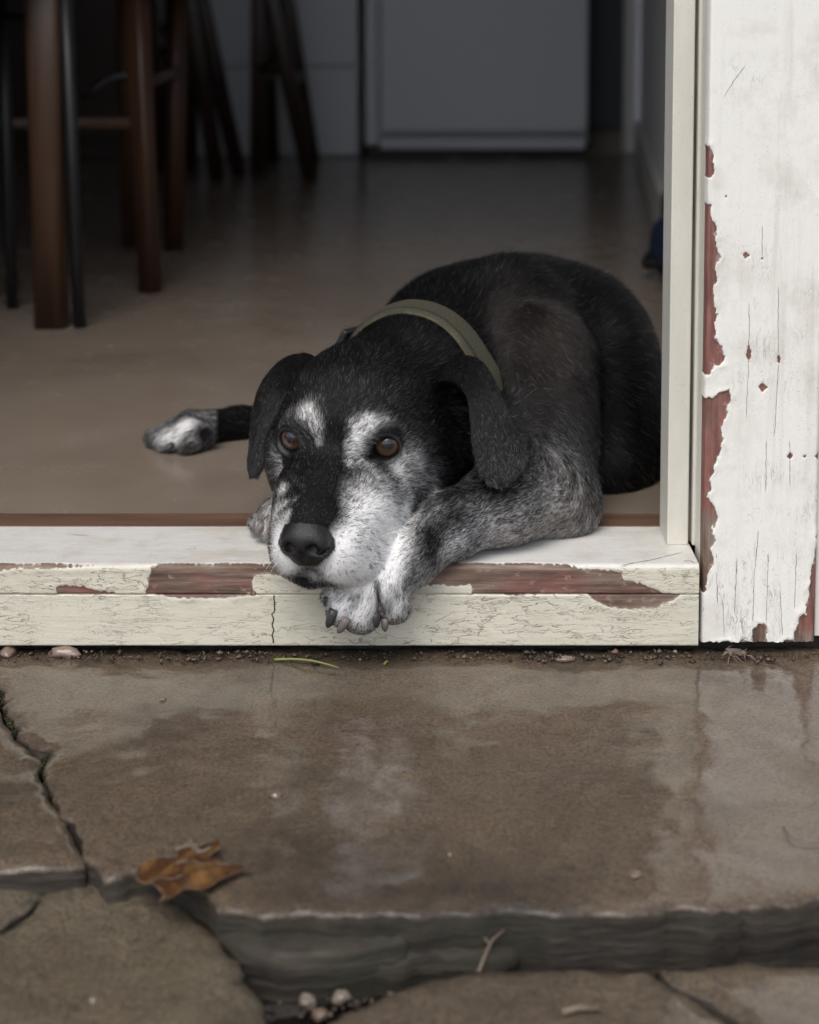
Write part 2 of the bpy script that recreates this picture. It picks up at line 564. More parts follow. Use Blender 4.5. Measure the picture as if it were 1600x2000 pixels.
# outer wall on both sides of the door and over it: lapped weatherboards on a core
wbm = M('weatherboard_paint', (0.72, 0.70, 0.64), 0.5)
wbm.color(wbm.mix(wbm.noise(6, 6, 0.6, vec=wbm.mapped((0.3, 1, 3))), (0.66, 0.64, 0.57), (0.76, 0.74, 0.69)))
core = M('wall_core', (0.3, 0.28, 0.25), 0.8)
ow = tag(box('outer_wall', 0.32, 4.0, 1.392, 1.46, -0.06, 2.6, core.m), kind='structure')
box('wall_core', -4.0, -0.90, 1.392, 1.46, -0.06, 2.6, core.m, ow)
box('wall_core', -0.9005, 0.3195, 1.392, 1.46, 2.1, 2.6, core.m, ow)
for side in (0, 1):
    x0, x1 = (0.345, 4.0) if side else (-4.0, -0.99)
    for k in range(17):
        z0 = -0.05 + k * 0.155
        b_ = bmesh.new()
        vs = [b_.verts.new(p) for p in ((x0, 1.355, z0), (x1, 1.355, z0), (x1, 1.391, z0), (x0, 1.391, z0), (x0, 1.374, z0 + 0.17), (x1, 1.374, z0 + 0.17), (x1, 1.391, z0 + 0.17), (x0, 1.391, z0 + 0.17))]
        for f in ((0, 3, 2, 1), (4, 5, 6, 7), (0, 1, 5, 4), (1, 2, 6, 5), (2, 3, 7, 6), (3, 0, 4, 7)): b_.faces.new([vs[i] for i in f])
        bm_obj('weatherboard', b_, wbm.m, ow)
for k in range(3):
    z0 = 2.22 + k * 0.155
    box('weatherboard', -0.985, 0.34, 1.356, 1.391, z0, z0 + 0.153, wbm.m, ow)
# footing in the shade under the sill
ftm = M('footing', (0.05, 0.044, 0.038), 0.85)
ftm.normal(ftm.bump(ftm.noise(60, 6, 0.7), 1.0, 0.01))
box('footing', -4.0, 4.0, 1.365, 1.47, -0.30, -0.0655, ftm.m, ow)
# eave over the door
box('eave', -4.0, 4.0, 1.0, 1.46, 2.62, 2.70, wbm.m, ow)
# ================================================================== door frame with peeling paint
def paint_mat(name, paint_a, paint_b, axis, crack_amt=1.0, grime=1.0):
    """axis: 0 grain runs along X, 2 grain runs along Z"""
    m = M(name, rough=0.5)
    g = (0.16, 1, 1) if axis == 0 else (1, 1, 0.16)
    grain = m.mapped(g)
    p = m.attr('paint')
    edge = m.noise(420, 4, 0.6)
    pm = m.math('ADD', p, m.math('MULTIPLY', m.math('SUBTRACT', edge, 0.5), 0.35))
    mask = m.ramp(pm, [(0.47, 0.0), (0.53, 1.0)])
    # bare timber and old red primer
    wn_ = m.noise(140, 6, 0.65, vec=grain)
    wn_ = m.math('ADD', m.math('MULTIPLY', wn_, 0.4), m.math('MULTIPLY', m.noise(240, 5, 0.7, vec=m.mapped((0.045, 1, 1) if axis == 0 else (1, 1, 0.045))), 0.6))
    wood = m.ramp(wn_, [(0.36, (0.045, 0.028, 0.020)), (0.5, (0.15, 0.098, 0.072)), (0.64, (0.27, 0.215, 0.175))])
    prim = m.ramp(m.noise(200, 5, 0.6, vec=grain), [(0.3, (0.17, 0.062, 0.050)), (0.7, (0.28, 0.125, 0.105))])
    pr = m.ramp(m.math('ADD', m.noise(34, 5, 0.65, vec=m.mapped((0.5, 1, 1) if axis == 0 else (1, 1, 0.5))), m.math('MULTIPLY', m.attr('primer'), 1.0)), [(0.62, 0.0), (0.85, 1.0)])
    prim = m.mix(m.ramp(wn_, [(0.40, 0.75), (0.52, 0.0)]), prim, (0.07, 0.035, 0.027))
    bare = m.mix(pr, wood, prim)
    rest = m.ramp(m.noise(150, 4, 0.6, vec=m.mapped((0.6, 1, 1) if axis == 0 else (1, 1, 0.6), (0.1, 0, 0))), [(0.62, 0.0), (0.70, 0.55)])
    bare = m.mix(rest, bare, (0.38, 0.27, 0.24))
    # paint film: slight yellowing, dirt, hair cracks along the grain
    big = m.noise(7, 6, 0.6)
    pc = m.mix(big, paint_a, paint_b)
    sp = m.ramp(m.noise(520, 3, 0.7), [(0.61, 0.0), (0.70, 0.9)])
    pc = m.mix(m.math('MULTIPLY', sp, m.ramp(m.noise(13, 4, 0.6), [(0.4, 0.15), (0.62, 1.0)])), pc, (0.25, 0.21, 0.17))
    dirt = m.ramp(m.noise(24, 6, 0.7), [(0.48, 0.0), (0.75, 0.5)])
    pc = m.mix(m.math('MULTIPLY', dirt, grime, True), pc, (0.47, 0.42, 0.34))
    streak = m.ramp(m.noise(55, 5, 0.7, vec=m.mapped((0.06, 1, 1) if axis == 0 else (1, 1, 0.06))), [(0.54, 0.0), (0.72, 0.38)])
    pc = m.mix(m.math('MULTIPLY', streak, grime, True), pc, (0.42, 0.37, 0.29))
    wob = m.n('ShaderNodeVectorMath', operation='ADD')
    nz = m.n('ShaderNodeTexNoise'); nz.inputs['Scale'].default_value = 70; nz.inputs['Detail'].default_value = 4
    m.l(m.obj(), nz.inputs['Vector'])
    sc_ = m.n('ShaderNodeVectorMath', operation='SCALE'); sc_.inputs['Scale'].default_value = 0.010
    m.l(nz.outputs['Color'], sc_.inputs[0])
    m.l(m.obj(), wob.inputs[0]); m.l(sc_.outputs[0], wob.inputs[1])
    def lines(scale, stretch, width, src):
        st = (stretch, 1, 1) if axis == 0 else (1, 1, stretch)
        nd = m.noise(scale, 3, 0.55, vec=m.mapped(st, src=src), dist=0.3)
        return m.ramp(m.math('ABSOLUTE', m.math('SUBTRACT', nd, 0.5)), [(0.0, 1.0), (width, 0.0)])
    ca = m.attr('crack')
    patch = m.ramp(m.math('ADD', m.noise(20, 5, 0.65), ca), [(0.54, 0.0), (0.74, 1.0)])
    brk = m.ramp(m.noise(95, 4, 0.65, vec=m.mapped((0.4, 1, 1) if axis == 0 else (1, 1, 0.4))), [(0.46, 0.0), (0.56, 1.0)])
    amt = m.math('MULTIPLY', patch, crack_amt)
    c1 = m.math('MULTIPLY', lines(230, 0.12, 0.022, wob.outputs[0]), m.math('MULTIPLY', amt, brk))
    c2 = m.math('MULTIPLY', lines(105, 0.10, 0.007, wob.outputs[0]), amt)
    v2 = m.vor(120, 'DISTANCE_TO_EDGE', vec=m.mapped((0.28, 1, 1) if axis == 0 else (1, 1, 0.10), src=wob.outputs[0]))
    c3 = m.math('MULTIPLY', m.ramp(v2, [(0.0, 1.0), (0.022, 0.0)]), m.math('MULTIPLY', amt, m.ramp(m.noise(26, 3, 0.5), [(0.50, 0.0), (0.60, 1.0)])))
    cr = m.math('MAXIMUM', m.math('MAXIMUM', c1, m.math('MULTIPLY', c2, 0.7)), m.math('MULTIPLY', c3, 0.9))
    pc = m.mix(m.math('MULTIPLY', cr, 0.80), pc, (0.16, 0.125, 0.09))
    under = m.ramp(m.math('ADD', pm, m.math('MULTIPLY', m.math('SUBTRACT', m.noise(180, 4, 0.6), 0.5), 0.5)), [(0.30, 0.0), (0.42, 0.8)])
    bare = m.mix(under, bare, (0.36, 0.31, 0.26))
    m.color(m.mix(mask, bare, pc))
    m.rough(m.ramp(mask, [(0.0, 0.78), (1.0, 0.42)]))
    n1 = m.bump(m.noise(260, 5, 0.65, vec=grain), 0.35, 0.0012)
    h = m.math('SUBTRACT', m.math('MULTIPLY', m.noise(50, 5, 0.6, vec=m.mapped((0.4, 1, 1) if axis == 0 else (1, 1, 0.4))), 0.8), cr)
    n2 = m.bump(m.math('MULTIPLY', h, mask), 0.55, 0.0012, n1)
    n3 = m.bump(mask, 0.35, 0.0006, n2)
    m.normal(n3)
    return m.m


PT_SILL = paint_mat('peeling_cream_paint', (0.58, 0.545, 0.435), (0.66, 0.63, 0.53), 0)
PT_BOARD = paint_mat('peeling_white_paint', (0.77, 0.755, 0.70), (0.82, 0.805, 0.755), 2, 0.9)
PT_TOP = paint_mat('worn_white_paint', (0.58, 0.57, 0.54), (0.66, 0.65, 0.625), 0, 1.0, 1.5)

FY = SILL_FRONT = 1.341


def face_xz(u, v, Y=FY):
    p = at(u, v, Y)
    return (p.x, p.z)


CURL = {}


def soft_mask(X, polys, jitter=0.0012, seed=0, holes=(), soft=0.0016):
    """paint present = 1, bare = 0; polys are bare shapes in the board's own plane"""
    j = fbm(np.c_[X, np.zeros(len(X))], 55, 3, seed) * jitter * 2 + fbm(np.c_[X, np.zeros(len(X))], 260, 2, seed + 1) * jitter
    d = np.full(len(X), 1.0)
    for P in polys:
        d = np.minimum(d, poly_sd(X, np.array(P)))
    d = d + j
    for P in holes:                                  # islands of paint left inside
        d = np.maximum(d, -(poly_sd(X, np.array(P)) + j * 0.6))
    m_ = np.clip(0.5 + d / soft * 0.5, 0, 1)
    CURL['d'] = np.maximum(d, 0)
    return m_


def dens_axis(lo, hi, fine_lo, fine_hi, fine, coarse):
    a = list(np.arange(lo, fine_lo, coarse)) + list(np.arange(fine_lo, fine_hi, fine)) + list(np.arange(fine_hi, hi, coarse)) + [hi]
    return np.array(sorted(set(np.round(a, 5))))


def grid_mesh(name, pos, nrmv, nu, nv, paint, primer, crack, mat, parent, thick=0.0006):
    """pos,nrmv: (nu,nv,3); a closed strip is completed by a simple back"""
    j = fbm(pos.reshape(-1, 3), 30, 3, 3) * 0.0001
    cd_ = CURL.get('d')
    lift_ = 0
    if cd_ is not None and len(cd_) == len(paint):          # paint film lifting at its broken edges
        lift_ = paint * 0.0013 * np.exp(-cd_ / 0.0026) * np.clip(0.45 + 1.1 * fbm(pos.reshape(-1, 3), 48, 3, 12), 0, 1.2)
    P = pos.reshape(-1, 3) + nrmv.reshape(-1, 3) * (paint * thick + j + lift_)[:, None]
    ij = np.arange(nu * nv).reshape(nu, nv)
    q = np.stack([ij[:-1, :-1].ravel(), ij[1:, :-1].ravel(), ij[1:, 1:].ravel(), ij[:-1, 1:].ravel()], 1)
    me = np_mesh(name, P, quads=q)
    add_attr(me, 'paint', paint); add_attr(me, 'primer', primer); add_attr(me, 'crack', crack)
    return link(name, me, mat, parent)


sill = empty('door_sill', (0.0, 1.39, -0.063))
tag(sill, 'cream painted timber door sill with peeling paint and cracked front edge', 'door sill')
SX0, SX1 = -0.90, float(at(1365, 1180, FY).x)
NZ = -0.0222                                          # joint between the top board and the front board
INV = Matrix.Translation(-Vector(sill.location))


def child(o, parent):
    o.parent = parent
    o.matrix_parent_inverse = Matrix.Translation(Vector(parent.location)).inverted()
    return o


xs = dens_axis(SX0, SX1, -0.345, SX1, 0.0008, 0.02)
# ---- top board: profile from its back, over the rounded nose, down to the joint
prof = []
yb = 1.4375
for y in np.arange(yb, FY + 0.005, -0.0022): prof.append((y, 0.0 - 0.0 * (yb - y), 0, 1))
for a in np.linspace(0, math.pi / 2, 8):
    prof.append((FY + 0.004 - 0.004 * math.sin(a), -0.004 + 0.004 * math.cos(a), -math.sin(a), math.cos(a)))
for z in np.arange(-0.0048, NZ + 0.0003, -0.0008): prof.append((FY, z, -1, 0))
prof.append((FY + 0.001, NZ, -0.7, -0.7)); prof.append((FY + 0.03, NZ, 0, -1))
prof = np.array(prof)
s_len = np.r_[0, np.cumsum(np.hypot(np.diff(prof[:, 0]), np.diff(prof[:, 1])))]
nu, nv = len(xs), len(prof)
pos = np.zeros((nu, nv, 3)); nn = np.zeros((nu, nv, 3))
pos[..., 0] = xs[:, None]; pos[..., 1] = prof[None, :, 0]; pos[..., 2] = prof[None, :, 1]
nn[..., 1] = prof[None, :, 2]; nn[..., 2] = prof[None, :, 3]
# flat plane for masks: use x and unrolled height (front face keeps its z)
flat = np.where(prof[:, 0] > FY + 0.0039, prof[:, 0] - (FY + 0.004) + 0.0012, prof[:, 1])
Xf = np.stack([np.repeat(xs, nv), np.tile(flat, nu)], 1)
f = lambda *pts: [face_xz(u, v) for u, v in pts]
bare_top = [
    f((-900, 1096), (20, 1100), (60, 1104), (130, 1104), (180, 1107), (130, 1110), (60, 1111), (20, 1113), (-900, 1113)),
    f((112, 1148), (130, 1142), (165, 1143), (190, 1152), (225, 1156), (222, 1160), (170, 1166), (125, 1165), (112, 1162)),
    f((292, 1106), (330, 1103), (470, 1103), (560, 1102), (560, 1120), (500, 1122), (494, 1135), (500, 1158), (400, 1170), (286, 1165), (288, 1140)),
    f((815, 1100), (900, 1100), (1000, 1101), (1080, 1103), (1150, 1111), (1215, 1117), (1218, 1132), (1250, 1140), (1290, 1150), (1325, 1166), (1300, 1170), (1000, 1170), (922, 1164), (918, 1142), (860, 1143), (815, 1146)),
]
isl = [f((1246, 1128), (1275, 1118), (1300, 1124), (1335, 1145), (1340, 1160), (1300, 1156), (1270, 1146))]
pt = soft_mask(Xf, bare_top, 0.0010, 1, isl)
primer = 0.18 + 0.25 * fbm(np.c_[Xf, np.zeros(len(Xf))], 12, 2, 4) - 0.35 * np.clip((Xf[:, 1] + 0.006) / 0.006, 0, 1)
crk = np.where(Xf[:, 1] < -0.002, 0.26, -0.25)
o = grid_mesh('sill_board', pos, nn, nu, nv, pt, primer, crk, PT_SILL, None)
o.data.materials.append(PT_TOP)
pc_ = np.zeros(len(o.data.polygons) * 3, np.float32)
o.data.polygons.foreach_get('center', pc_)
o.data.polygons.foreach_set('material_index', (pc_.reshape(-1, 3)[:, 2] > -0.0011).astype(np.int32))
child(o, sill)
child(box('sill_core', SX0, SX1 - 0.0002, FY + 0.006, yb, NZ + 0.001, -0.0015, core.m), sill)
child(mesh('end_grain', [(SX1, y, z) for y, z, *_ in prof] + [(SX1, yb, NZ)], [tuple(range(len(prof) + 1))], PT_SILL), sill)
# ---- front board below the joint
zs = np.r_[NZ - 0.0007, np.arange(NZ - 0.0013, -0.0625, -0.0008), -0.0630, -0.0634]
prof2 = [(FY + 0.002, zs[0], -0.6, 0.8)] + [(FY + 0.0004 + (0.0012 if i in (0, len(zs) - 1) else 0), z, -1, 0) for i, z in enumerate(zs)] + [(FY + 0.012, -0.0634, 0, -1)]
prof2 = np.array(prof2)
nv2 = len(prof2)
pos = np.zeros((nu, nv2, 3)); nn = np.zeros((nu, nv2, 3))
pos[..., 0] = xs[:, None]; pos[..., 1] = prof2[None, :, 0]; pos[..., 2] = prof2[None, :, 1]
nn[..., 1] = prof2[None, :, 2]; nn[..., 2] = prof2[None, :, 3]
Xf = np.stack([np.repeat(xs, nv2), np.tile(prof2[:, 1], nu)], 1)
bare2 = [f((1148, 1158), (1160, 1172), (1185, 1184), (1235, 1191), (1280, 1185), (1312, 1174), (1330, 1158)), f((288, 1158), (330, 1166), (420, 1169), (500, 1163), (505, 1155)),
         f((930, 1158), (1000, 1163), (1080, 1160))]
pt = soft_mask(Xf, bare2, 0.0006, 2)
crk = 0.12 + 0.25 * np.exp(-((Xf[:, 0] - face_xz(880, 1220)[0]) / 0.12) ** 2) + 0.05 * fbm(np.c_[Xf, np.zeros(len(Xf))], 6, 2, 8)
child(grid_mesh('front_board', pos, nn, nu, nv2, pt, np.full(len(pt), 0.12), crk, PT_SILL, None), sill)
child(box('sill_core', SX0, SX1 - 0.0002, FY + 0.0035, FY + 0.04, -0.0630, NZ - 0.001, core.m), sill)
child(mesh('end_grain', [(SX1, y, z) for y, z, *_ in prof2] + [(SX1, FY + 0.04, -0.0634), (SX1, FY + 0.04, NZ)], [tuple(range(len(prof2) + 2))], PT_SILL), sill)
# the butt joint in the front board
jx = face_xz(536, 1200)[0]
cv_ = []
for i, t in enumerate(np.linspace(0, 1, 24)):
    z = NZ - 0.001 - t * 0.038
    cv_.append((jx + 0.0012 * mnoise.noise((t * 9, 1, 2)) - 0.0012 * (t > 0.35), z))
vv = []
for x, z in cv_:
    w = 0.00045
    vv += [(x - w, FY - 0.00072, z), (x + w, FY - 0.00072, z)]
jm = M('crack_dark', (0.03, 0.024, 0.018), 0.9)
child(mesh('joint_crack', vv, [(2 * i, 2 * i + 1, 2 * i + 3, 2 * i + 2) for i in range(23)], jm.m), sill)

def hairline(pts, w, seed, nrm_):
    """a hair crack: a thin dark ribbon along points just proud of the paint"""
    P = []
    for a_, b_ in zip(pts[:-1], pts[1:]):
        k = max(3, int((Vector(b_) - Vector(a_)).length / 0.0025))
        P += [Vector(a_).lerp(Vector(b_), i / k) for i in range(k)]
    P.append(Vector(pts[-1]))
    n_ = len(P)
    V_ = []
    for i, p in enumerate(P):
        t_ = (P[min(i + 1, n_ - 1)] - P[max(i - 1, 0)]).normalized()
        s_ = t_.cross(nrm_).normalized()
        ww = w * (0.35 + 0.65 * abs(mnoise.noise((i * 0.4, seed, 0)))) * (1.0 if 0 < i < n_ - 1 else 0.15)
        q = p + s_ * 0.0006 * mnoise.noise((i * 0.5, seed, 7))
        V_ += [q - s_ * ww, q + s_ * ww]
    return mesh('hair_crack', V_, [(2 * i, 2 * i + 1, 2 * i + 3, 2 * i + 2) for i in range(n_ - 1)], jm.m)


for k, pl in enumerate([[(1212, 1106), (1270, 1096), (1335, 1080)], [(1334, 1098), (1350, 1097), (1356, 1102)], [(360, 1075), (385, 1073)], [(130, 1045), (175, 1048)], [(560, 1060), (620, 1056)]]):
    if k == 4: continue
    child(hairline([on(u, v, 0.0) + Vector((0, 0, 0.00085)) for u, v in pl], 0.00055, k, Vector((0, 0, 1))), sill)

# ---- red-brown hardwood strip between sill and floor
thm = M('varnished_strip', rough=0.4)
tg_ = thm.noise(60, 6, 0.65, vec=thm.mapped((0.08, 1, 1)))
thm.color(thm.ramp(tg_, [(0.3, (0.075, 0.042, 0.028)), (0.6, (0.15, 0.088, 0.058)), (0.8, (0.21, 0.14, 0.105))]))
ts = tag(box('threshold_strip', SX0, 0.285, 1.4378, 1.4733, -0.03, 0.0012, thm.m, bevel=0.0008), 'red brown hardwood strip between cream sill and concrete floor', 'threshold')

# ---- frame at the right: stop post, jamb, beads, face board
frame = empty('door_frame', (0.27, 1.39, -0.062))
tag(frame, 'white painted door frame with flaking paint showing red primer', 'door frame')
pst = M('post_paint', rough=0.45)
g1 = pst.noise(40, 6, 0.6, vec=pst.mapped((1, 1, 0.15))); g2 = pst.noise(480, 3, 0.6)
pcol = pst.mix(g1, (0.60, 0.58, 0.51), (0.70, 0.685, 0.62))
pcol = pst.mix(pst.ramp(g2, [(0.62, 0.0), (0.74, 0.35)]), pcol, (0.3, 0.26, 0.2))
pcol = pst.mix(pst.ramp(pst.noise(9, 7, 0.7, vec=pst.mapped((1, 1, 0.35))), [(0.5, 0.0), (0.75, 0.45)]), pcol, (0.44, 0.40, 0.32))
pst.color(pcol)
pst.normal(pst.bump(g1, 0.25, 0.0012))
gap = M('weathered_timber', rough=0.8)
gap.color(gap.ramp(gap.noise(90, 6, 0.7, vec=gap.mapped((1, 1, 0.1))), [(0.3, (0.05, 0.042, 0.035)), (0.52, (0.20, 0.18, 0.16)), (0.75, (0.36, 0.33, 0.29))]))
child(box('stop_post', 0.2045, 0.2213, 1.389, 1.432, 0.0004, 2.08, pst.m, bevel=0.0012), frame)
child(box('jamb', 0.2216, 0.2850, 1.3970, 1.4700, 0.0016, 2.1, gap.m), frame)
child(box('bead', 0.22405, 0.2300, 1.3870, 1.3965, 0.0006, 2.1, pst.m, bevel=0.0012), frame)
BX0, BX1 = 0.2258, 0.3126
# side of the face board: a step, a groove and a round bead
child(box('edge_strip', BX0 + 0.0004, BX0 + 0.006, 1.3642, 1.3864, -0.0595, 2.1, pst.m, bevel=0.0014), frame)
child(box('edge_groove', BX0 + 0.0014, BX0 + 0.008, 1.3612, 1.3640, -0.0600, 2.1, gap.m), frame)
bxs = np.r_[BX0 + 0.0008, np.arange(BX0 + 0.0022, BX1 - 0.0015, 0.0008), BX1 - 0.0008]
bzs = dens_axis(-0.0620, 2.15, -0.0620, 0.50, 0.0009, 0.05)
BY = 1.345
nu, nv = len(bxs) + 4, len(bzs)
bx_all = np.r_[BX0, BX0, bxs, BX1, BX1]
by_all = np.r_[BY + 0.015, BY + 0.0012, np.full(len(bxs), BY), BY + 0.0012, BY + 0.028]
pos = np.zeros((nu, nv, 3)); nn = np.zeros((nu, nv, 3))
pos[..., 0] = bx_all[:, None]; pos[..., 1] = by_all[:, None]; pos[..., 2] = bzs[None]
nn[..., 1] = -1
nn[:2, :, 1] = -0.3; nn[:2, :, 0] = -0.9; nn[-2:, :, 1] = -0.3; nn[-2:, :, 0] = 0.9
# ragged lower end
low = bzs[0] + 0.0018 * np.abs(fbm(np.c_[bx_all, np.zeros((nu, 2))], 160, 3, 6))
pos[:, 0, 2] = low
Xf = np.stack([np.repeat(bx_all, nv), np.tile(bzs, nu)], 1)
fb = lambda *pts: [face_xz(u, v, BY) for u, v in pts]
L0 = 1340
bareb = [
    fb((L0, 285), (1386, 285), (1394, 300), (1394, 326), (1388, 345), (L0, 350)),
    fb((L0, 395), (1388, 400), (1393, 430), (1401, 470), (1403, 500), (1398, 545), (1394, 580), (1400, 615), (1397, 660), (1412, 676), (1414, 696), (1406, 712), (1394, 710), (1388, 730), (L0, 740)),
    fb((L0, 775), (1394, 778), (1406, 766), (1424, 760), (1427, 775), (1420, 805), (1410, 835), (1409, 868), (1400, 905), (1388, 930), (1384, 965), (1396, 985), (1399, 1003), (1394, 1040), (1393, 1080), (1386, 1120), (1378, 1152), (L0, 1160)),
    fb((1470, 1262), (1472, 1228), (1482, 1216), (1494, 1219), (1499, 1238), (1500, 1262)),
    fb((1528, 1268), (1530, 1246), (1552, 1250), (1557, 1208), (1563, 1202), (1574, 1200), (1582, 1130), (1592, 1080), (1597, 1040), (1597, 980), (1650, 980), (1650, 1268)),
    fb((1385, 1272), (1385, 1256), (1402, 1258), (1420, 1253), (1440, 1257), (1452, 1250), (1470, 1256), (1470, 1272)),
    fb((1500, 1272), (1500, 1250), (1512, 1258), (1530, 1256), (1530, 1272)),
    fb((1463, 673), (1468, 682), (1468, 694), (1463, 709), (1457, 694), (1459, 680)),
    fb((1521, 690), (1527, 700), (1522, 711), (1516, 701)),
    fb((1490, 746), (1499, 756), (1489, 764), (1481, 756)),
    fb((1543, 885), (1547, 890), (1543, 895), (1539, 890)), fb((1573, 887), (1577, 891), (1573, 896), (1569, 891)), fb((1598, 884), (1606, 890), (1598, 898), (1592, 890)),
    fb((1456, 494), (1461, 498), (1456, 503), (1452, 498)), fb((1489, 500), (1493, 505), (1489, 510), (1486, 505)), fb((1418, 380), (1420, 384), (1418, 389), (1416, 384)),
]
pt = soft_mask(Xf[:, :], bareb[:7], 0.0011, 5)
kd_ = CURL['d']
pt = np.minimum(pt, soft_mask(Xf, bareb[7:], 0.0006, 6, soft=0.0007))
CURL['d'] = kd_
primer = 0.42 - 0.55 * np.clip((face_xz(1400, 950, BY)[1] - Xf[:, 1]) / 0.05, 0, 1) * (Xf[:, 0] < BX0 + 0.02) - 0.35 * np.clip((-0.046 - Xf[:, 1]) / 0.012, 0, 1)
crk = -0.06 + 0.20 * np.clip((0.12 - Xf[:, 1]) / 0.16, 0, 1) + 0.15 * np.exp(-((Xf[:, 1] - 0.18) / 0.05) ** 2)
fbo = child(grid_mesh('face_board', pos, nn, nu, nv, pt, primer, crk, PT_BOARD, None, thick=0.0007), frame)
child(box('board_core', BX0 + 0.0013, BX1 - 0.0013, BY + 0.003, 1.385, -0.0605, 2.1499, core.m), frame)
child(box('corner_board', 0.3142, 0.3440, 1.352, 1.3915, -0.060, 2.2, wbm.m, bevel=0.001), frame)
for k, pl in enumerate([[(1463, 590), (1464, 640), (1463, 676)], [(1521, 560), (1520, 640), (1521, 692)], [(1463, 706), (1460, 760), (1458, 815)], [(1521, 709), (1517, 780), (1513, 850)],
                       [(1482, 1035), (1473, 1130), (1470, 1240)], [(1440, 1090), (1437, 1150), (1435, 1200)], [(1501, 1080), (1497, 1216)], [(1524, 1150), (1529, 1248)], [(1412, 1170), (1415, 1248)],
                       [(1456, 128), (1432, 160), (1414, 190)], [(1543, 860), (1543, 950)], [(1399, 1080), (1402, 1180)], [(1497, 860), (1496, 960)], [(1556, 1080), (1552, 1190)], [(1489, 440), (1489, 500)]]):
    child(hairline([at(u, v, BY - 0.00085) for u, v in pl], 0.00032, 20 + k, Vector((0, 1, 0))), frame)
# left side and head of the frame, out of the picture
child(box('jamb', -0.935, -0.9005, 1.35, 1.47, -0.062, 2.1, pst.m, bevel=0.0015), frame)
child(box('face_board', -0.985, -0.9355, 1.345, 1.3915, -0.062, 2.15, pst.m, bevel=0.0015), frame)
child(box('head_jamb', -0.9000, 0.2040, 1.37, 1.47, 2.06, 2.0995, pst.m, bevel=0.0015), frame)
child(box('head_board', -0.9350, 0.2250, 1.347, 1.3695, 2.07, 2.15, pst.m, bevel=0.0015), frame)
# ================================================================== the dog
def sd_ell(P, c, R, r):
    q = (P - c) @ R                       # columns of R are the local axes
    k0 = np.linalg.norm(q / r, axis=1)
    k1 = np.linalg.norm(q / (r * r), axis=1) + 1e-9
    return k0 * (k0 - 1.0) / k1


def sd_cone(P, a, b, ra, rb):
    ab = b - a
    t = np.clip(((P - a) @ ab) / (ab @ ab), 0, 1)
    return np.linalg.norm(P - a - t[:, None] * ab, axis=1) - (ra + (rb - ra) * t)


YAW, HP = math.radians(15), math.radians(8)
EYE = np.array(at(662, 862, 1.365))
hF = np.array([-math.sin(YAW) * math.cos(HP), -math.cos(YAW) * math.cos(HP), -math.sin(HP)])
hS = np.array([math.cos(YAW), -math.sin(YAW), 0.0])
hU = np.cross(hF, hS)
if hU[2] < 0: hU = -hU
HR = np.stack([hF, hS, hU], 1)


def H(f, s, u):
    return EYE + HR @ (np.array([f, s, u]) * 0.01)


ID3 = np.eye(3)
PRIMS = []       # kind, params, k, flow, length, grey tag
A = lambda u, v, Y: np.array(at(u, v, Y))


def nrm(v):
    v = np.asarray(v, float)
    return v / np.linalg.norm(v)


def ell(c, r, R=ID3, k=0.02, flow=(0, 1, 0), hl=0.012, tagname='body'):
    PRIMS.append(dict(t='e', c=np.asarray(c), r=np.asarray(r, float), R=R, k=k, flow=nrm(flow), hl=hl, tag=tagname))


def cone(a, b, ra, rb, k=0.02, flow=None, hl=0.012, tagname='body'):
    a, b = np.asarray(a, float), np.asarray(b, float)
    PRIMS.append(dict(t='c', a=a, b=b, ra=ra, rb=rb, k=k, flow=nrm(b - a if flow is None else flow), hl=hl, tag=tagname))


def hell(f, s, u, rf, rs, ru, k=0.012, flow=(-1, 0, 0), hl=0.006, tagname='head', tilt=0.0):
    R = HR
    if tilt:
        c_, s_ = math.cos(tilt), math.sin(tilt)
        R = HR @ np.array([[c_, -s_, 0], [s_, c_, 0], [0, 0, 1]])
    ell(H(f, s, u), np.array([rf, rs, ru]) * 0.01, R, k, HR @ np.array(flow, float), hl, tagname)


# --- trunk
BACK = (0.35, 0.9, -0.15)
ell(A(915, 700, 1.665), (0.090, 0.11, 0.086), k=0.04, flow=BACK, hl=0.016)
ell(A(1040, 690, 1.74), (0.09, 0.14, 0.095), k=0.05, flow=BACK, hl=0.017)
ell(A(1163, 735, 1.70), (0.060, 0.15, 0.093), k=0.03, flow=(0.42, 0.6, -0.55), hl=0.016)
ell(A(1152, 880, 1.63), (0.066, 0.10, 0.058), k=0.03, flow=(0.4, 0.3, -0.8), hl=0.015)
ell(A(1000, 640, 1.615), (0.05, 0.06, 0.065), k=0.035, flow=(0.42, 0.65, -0.45), hl=0.016)      # shoulder blade
ell(A(945, 860, 1.52), (0.085, 0.09, 0.055), k=0.03, flow=(0.2, 0.6, -0.5), hl=0.014)          # brisket
# --- neck
cone(H(-8.5, 0, -0.6), A(812, 750, 1.495), 0.055, 0.054, k=0.025, flow=BACK, hl=0.012)
cone(A(812, 750, 1.495), A(915, 715, 1.62), 0.054, 0.078, k=0.03, flow=BACK, hl=0.015)
cone(H(-6, 0, -5.2), A(850, 850, 1.47), 0.04, 0.055, k=0.03, flow=(0.2, 0.8, -0.5), hl=0.012)
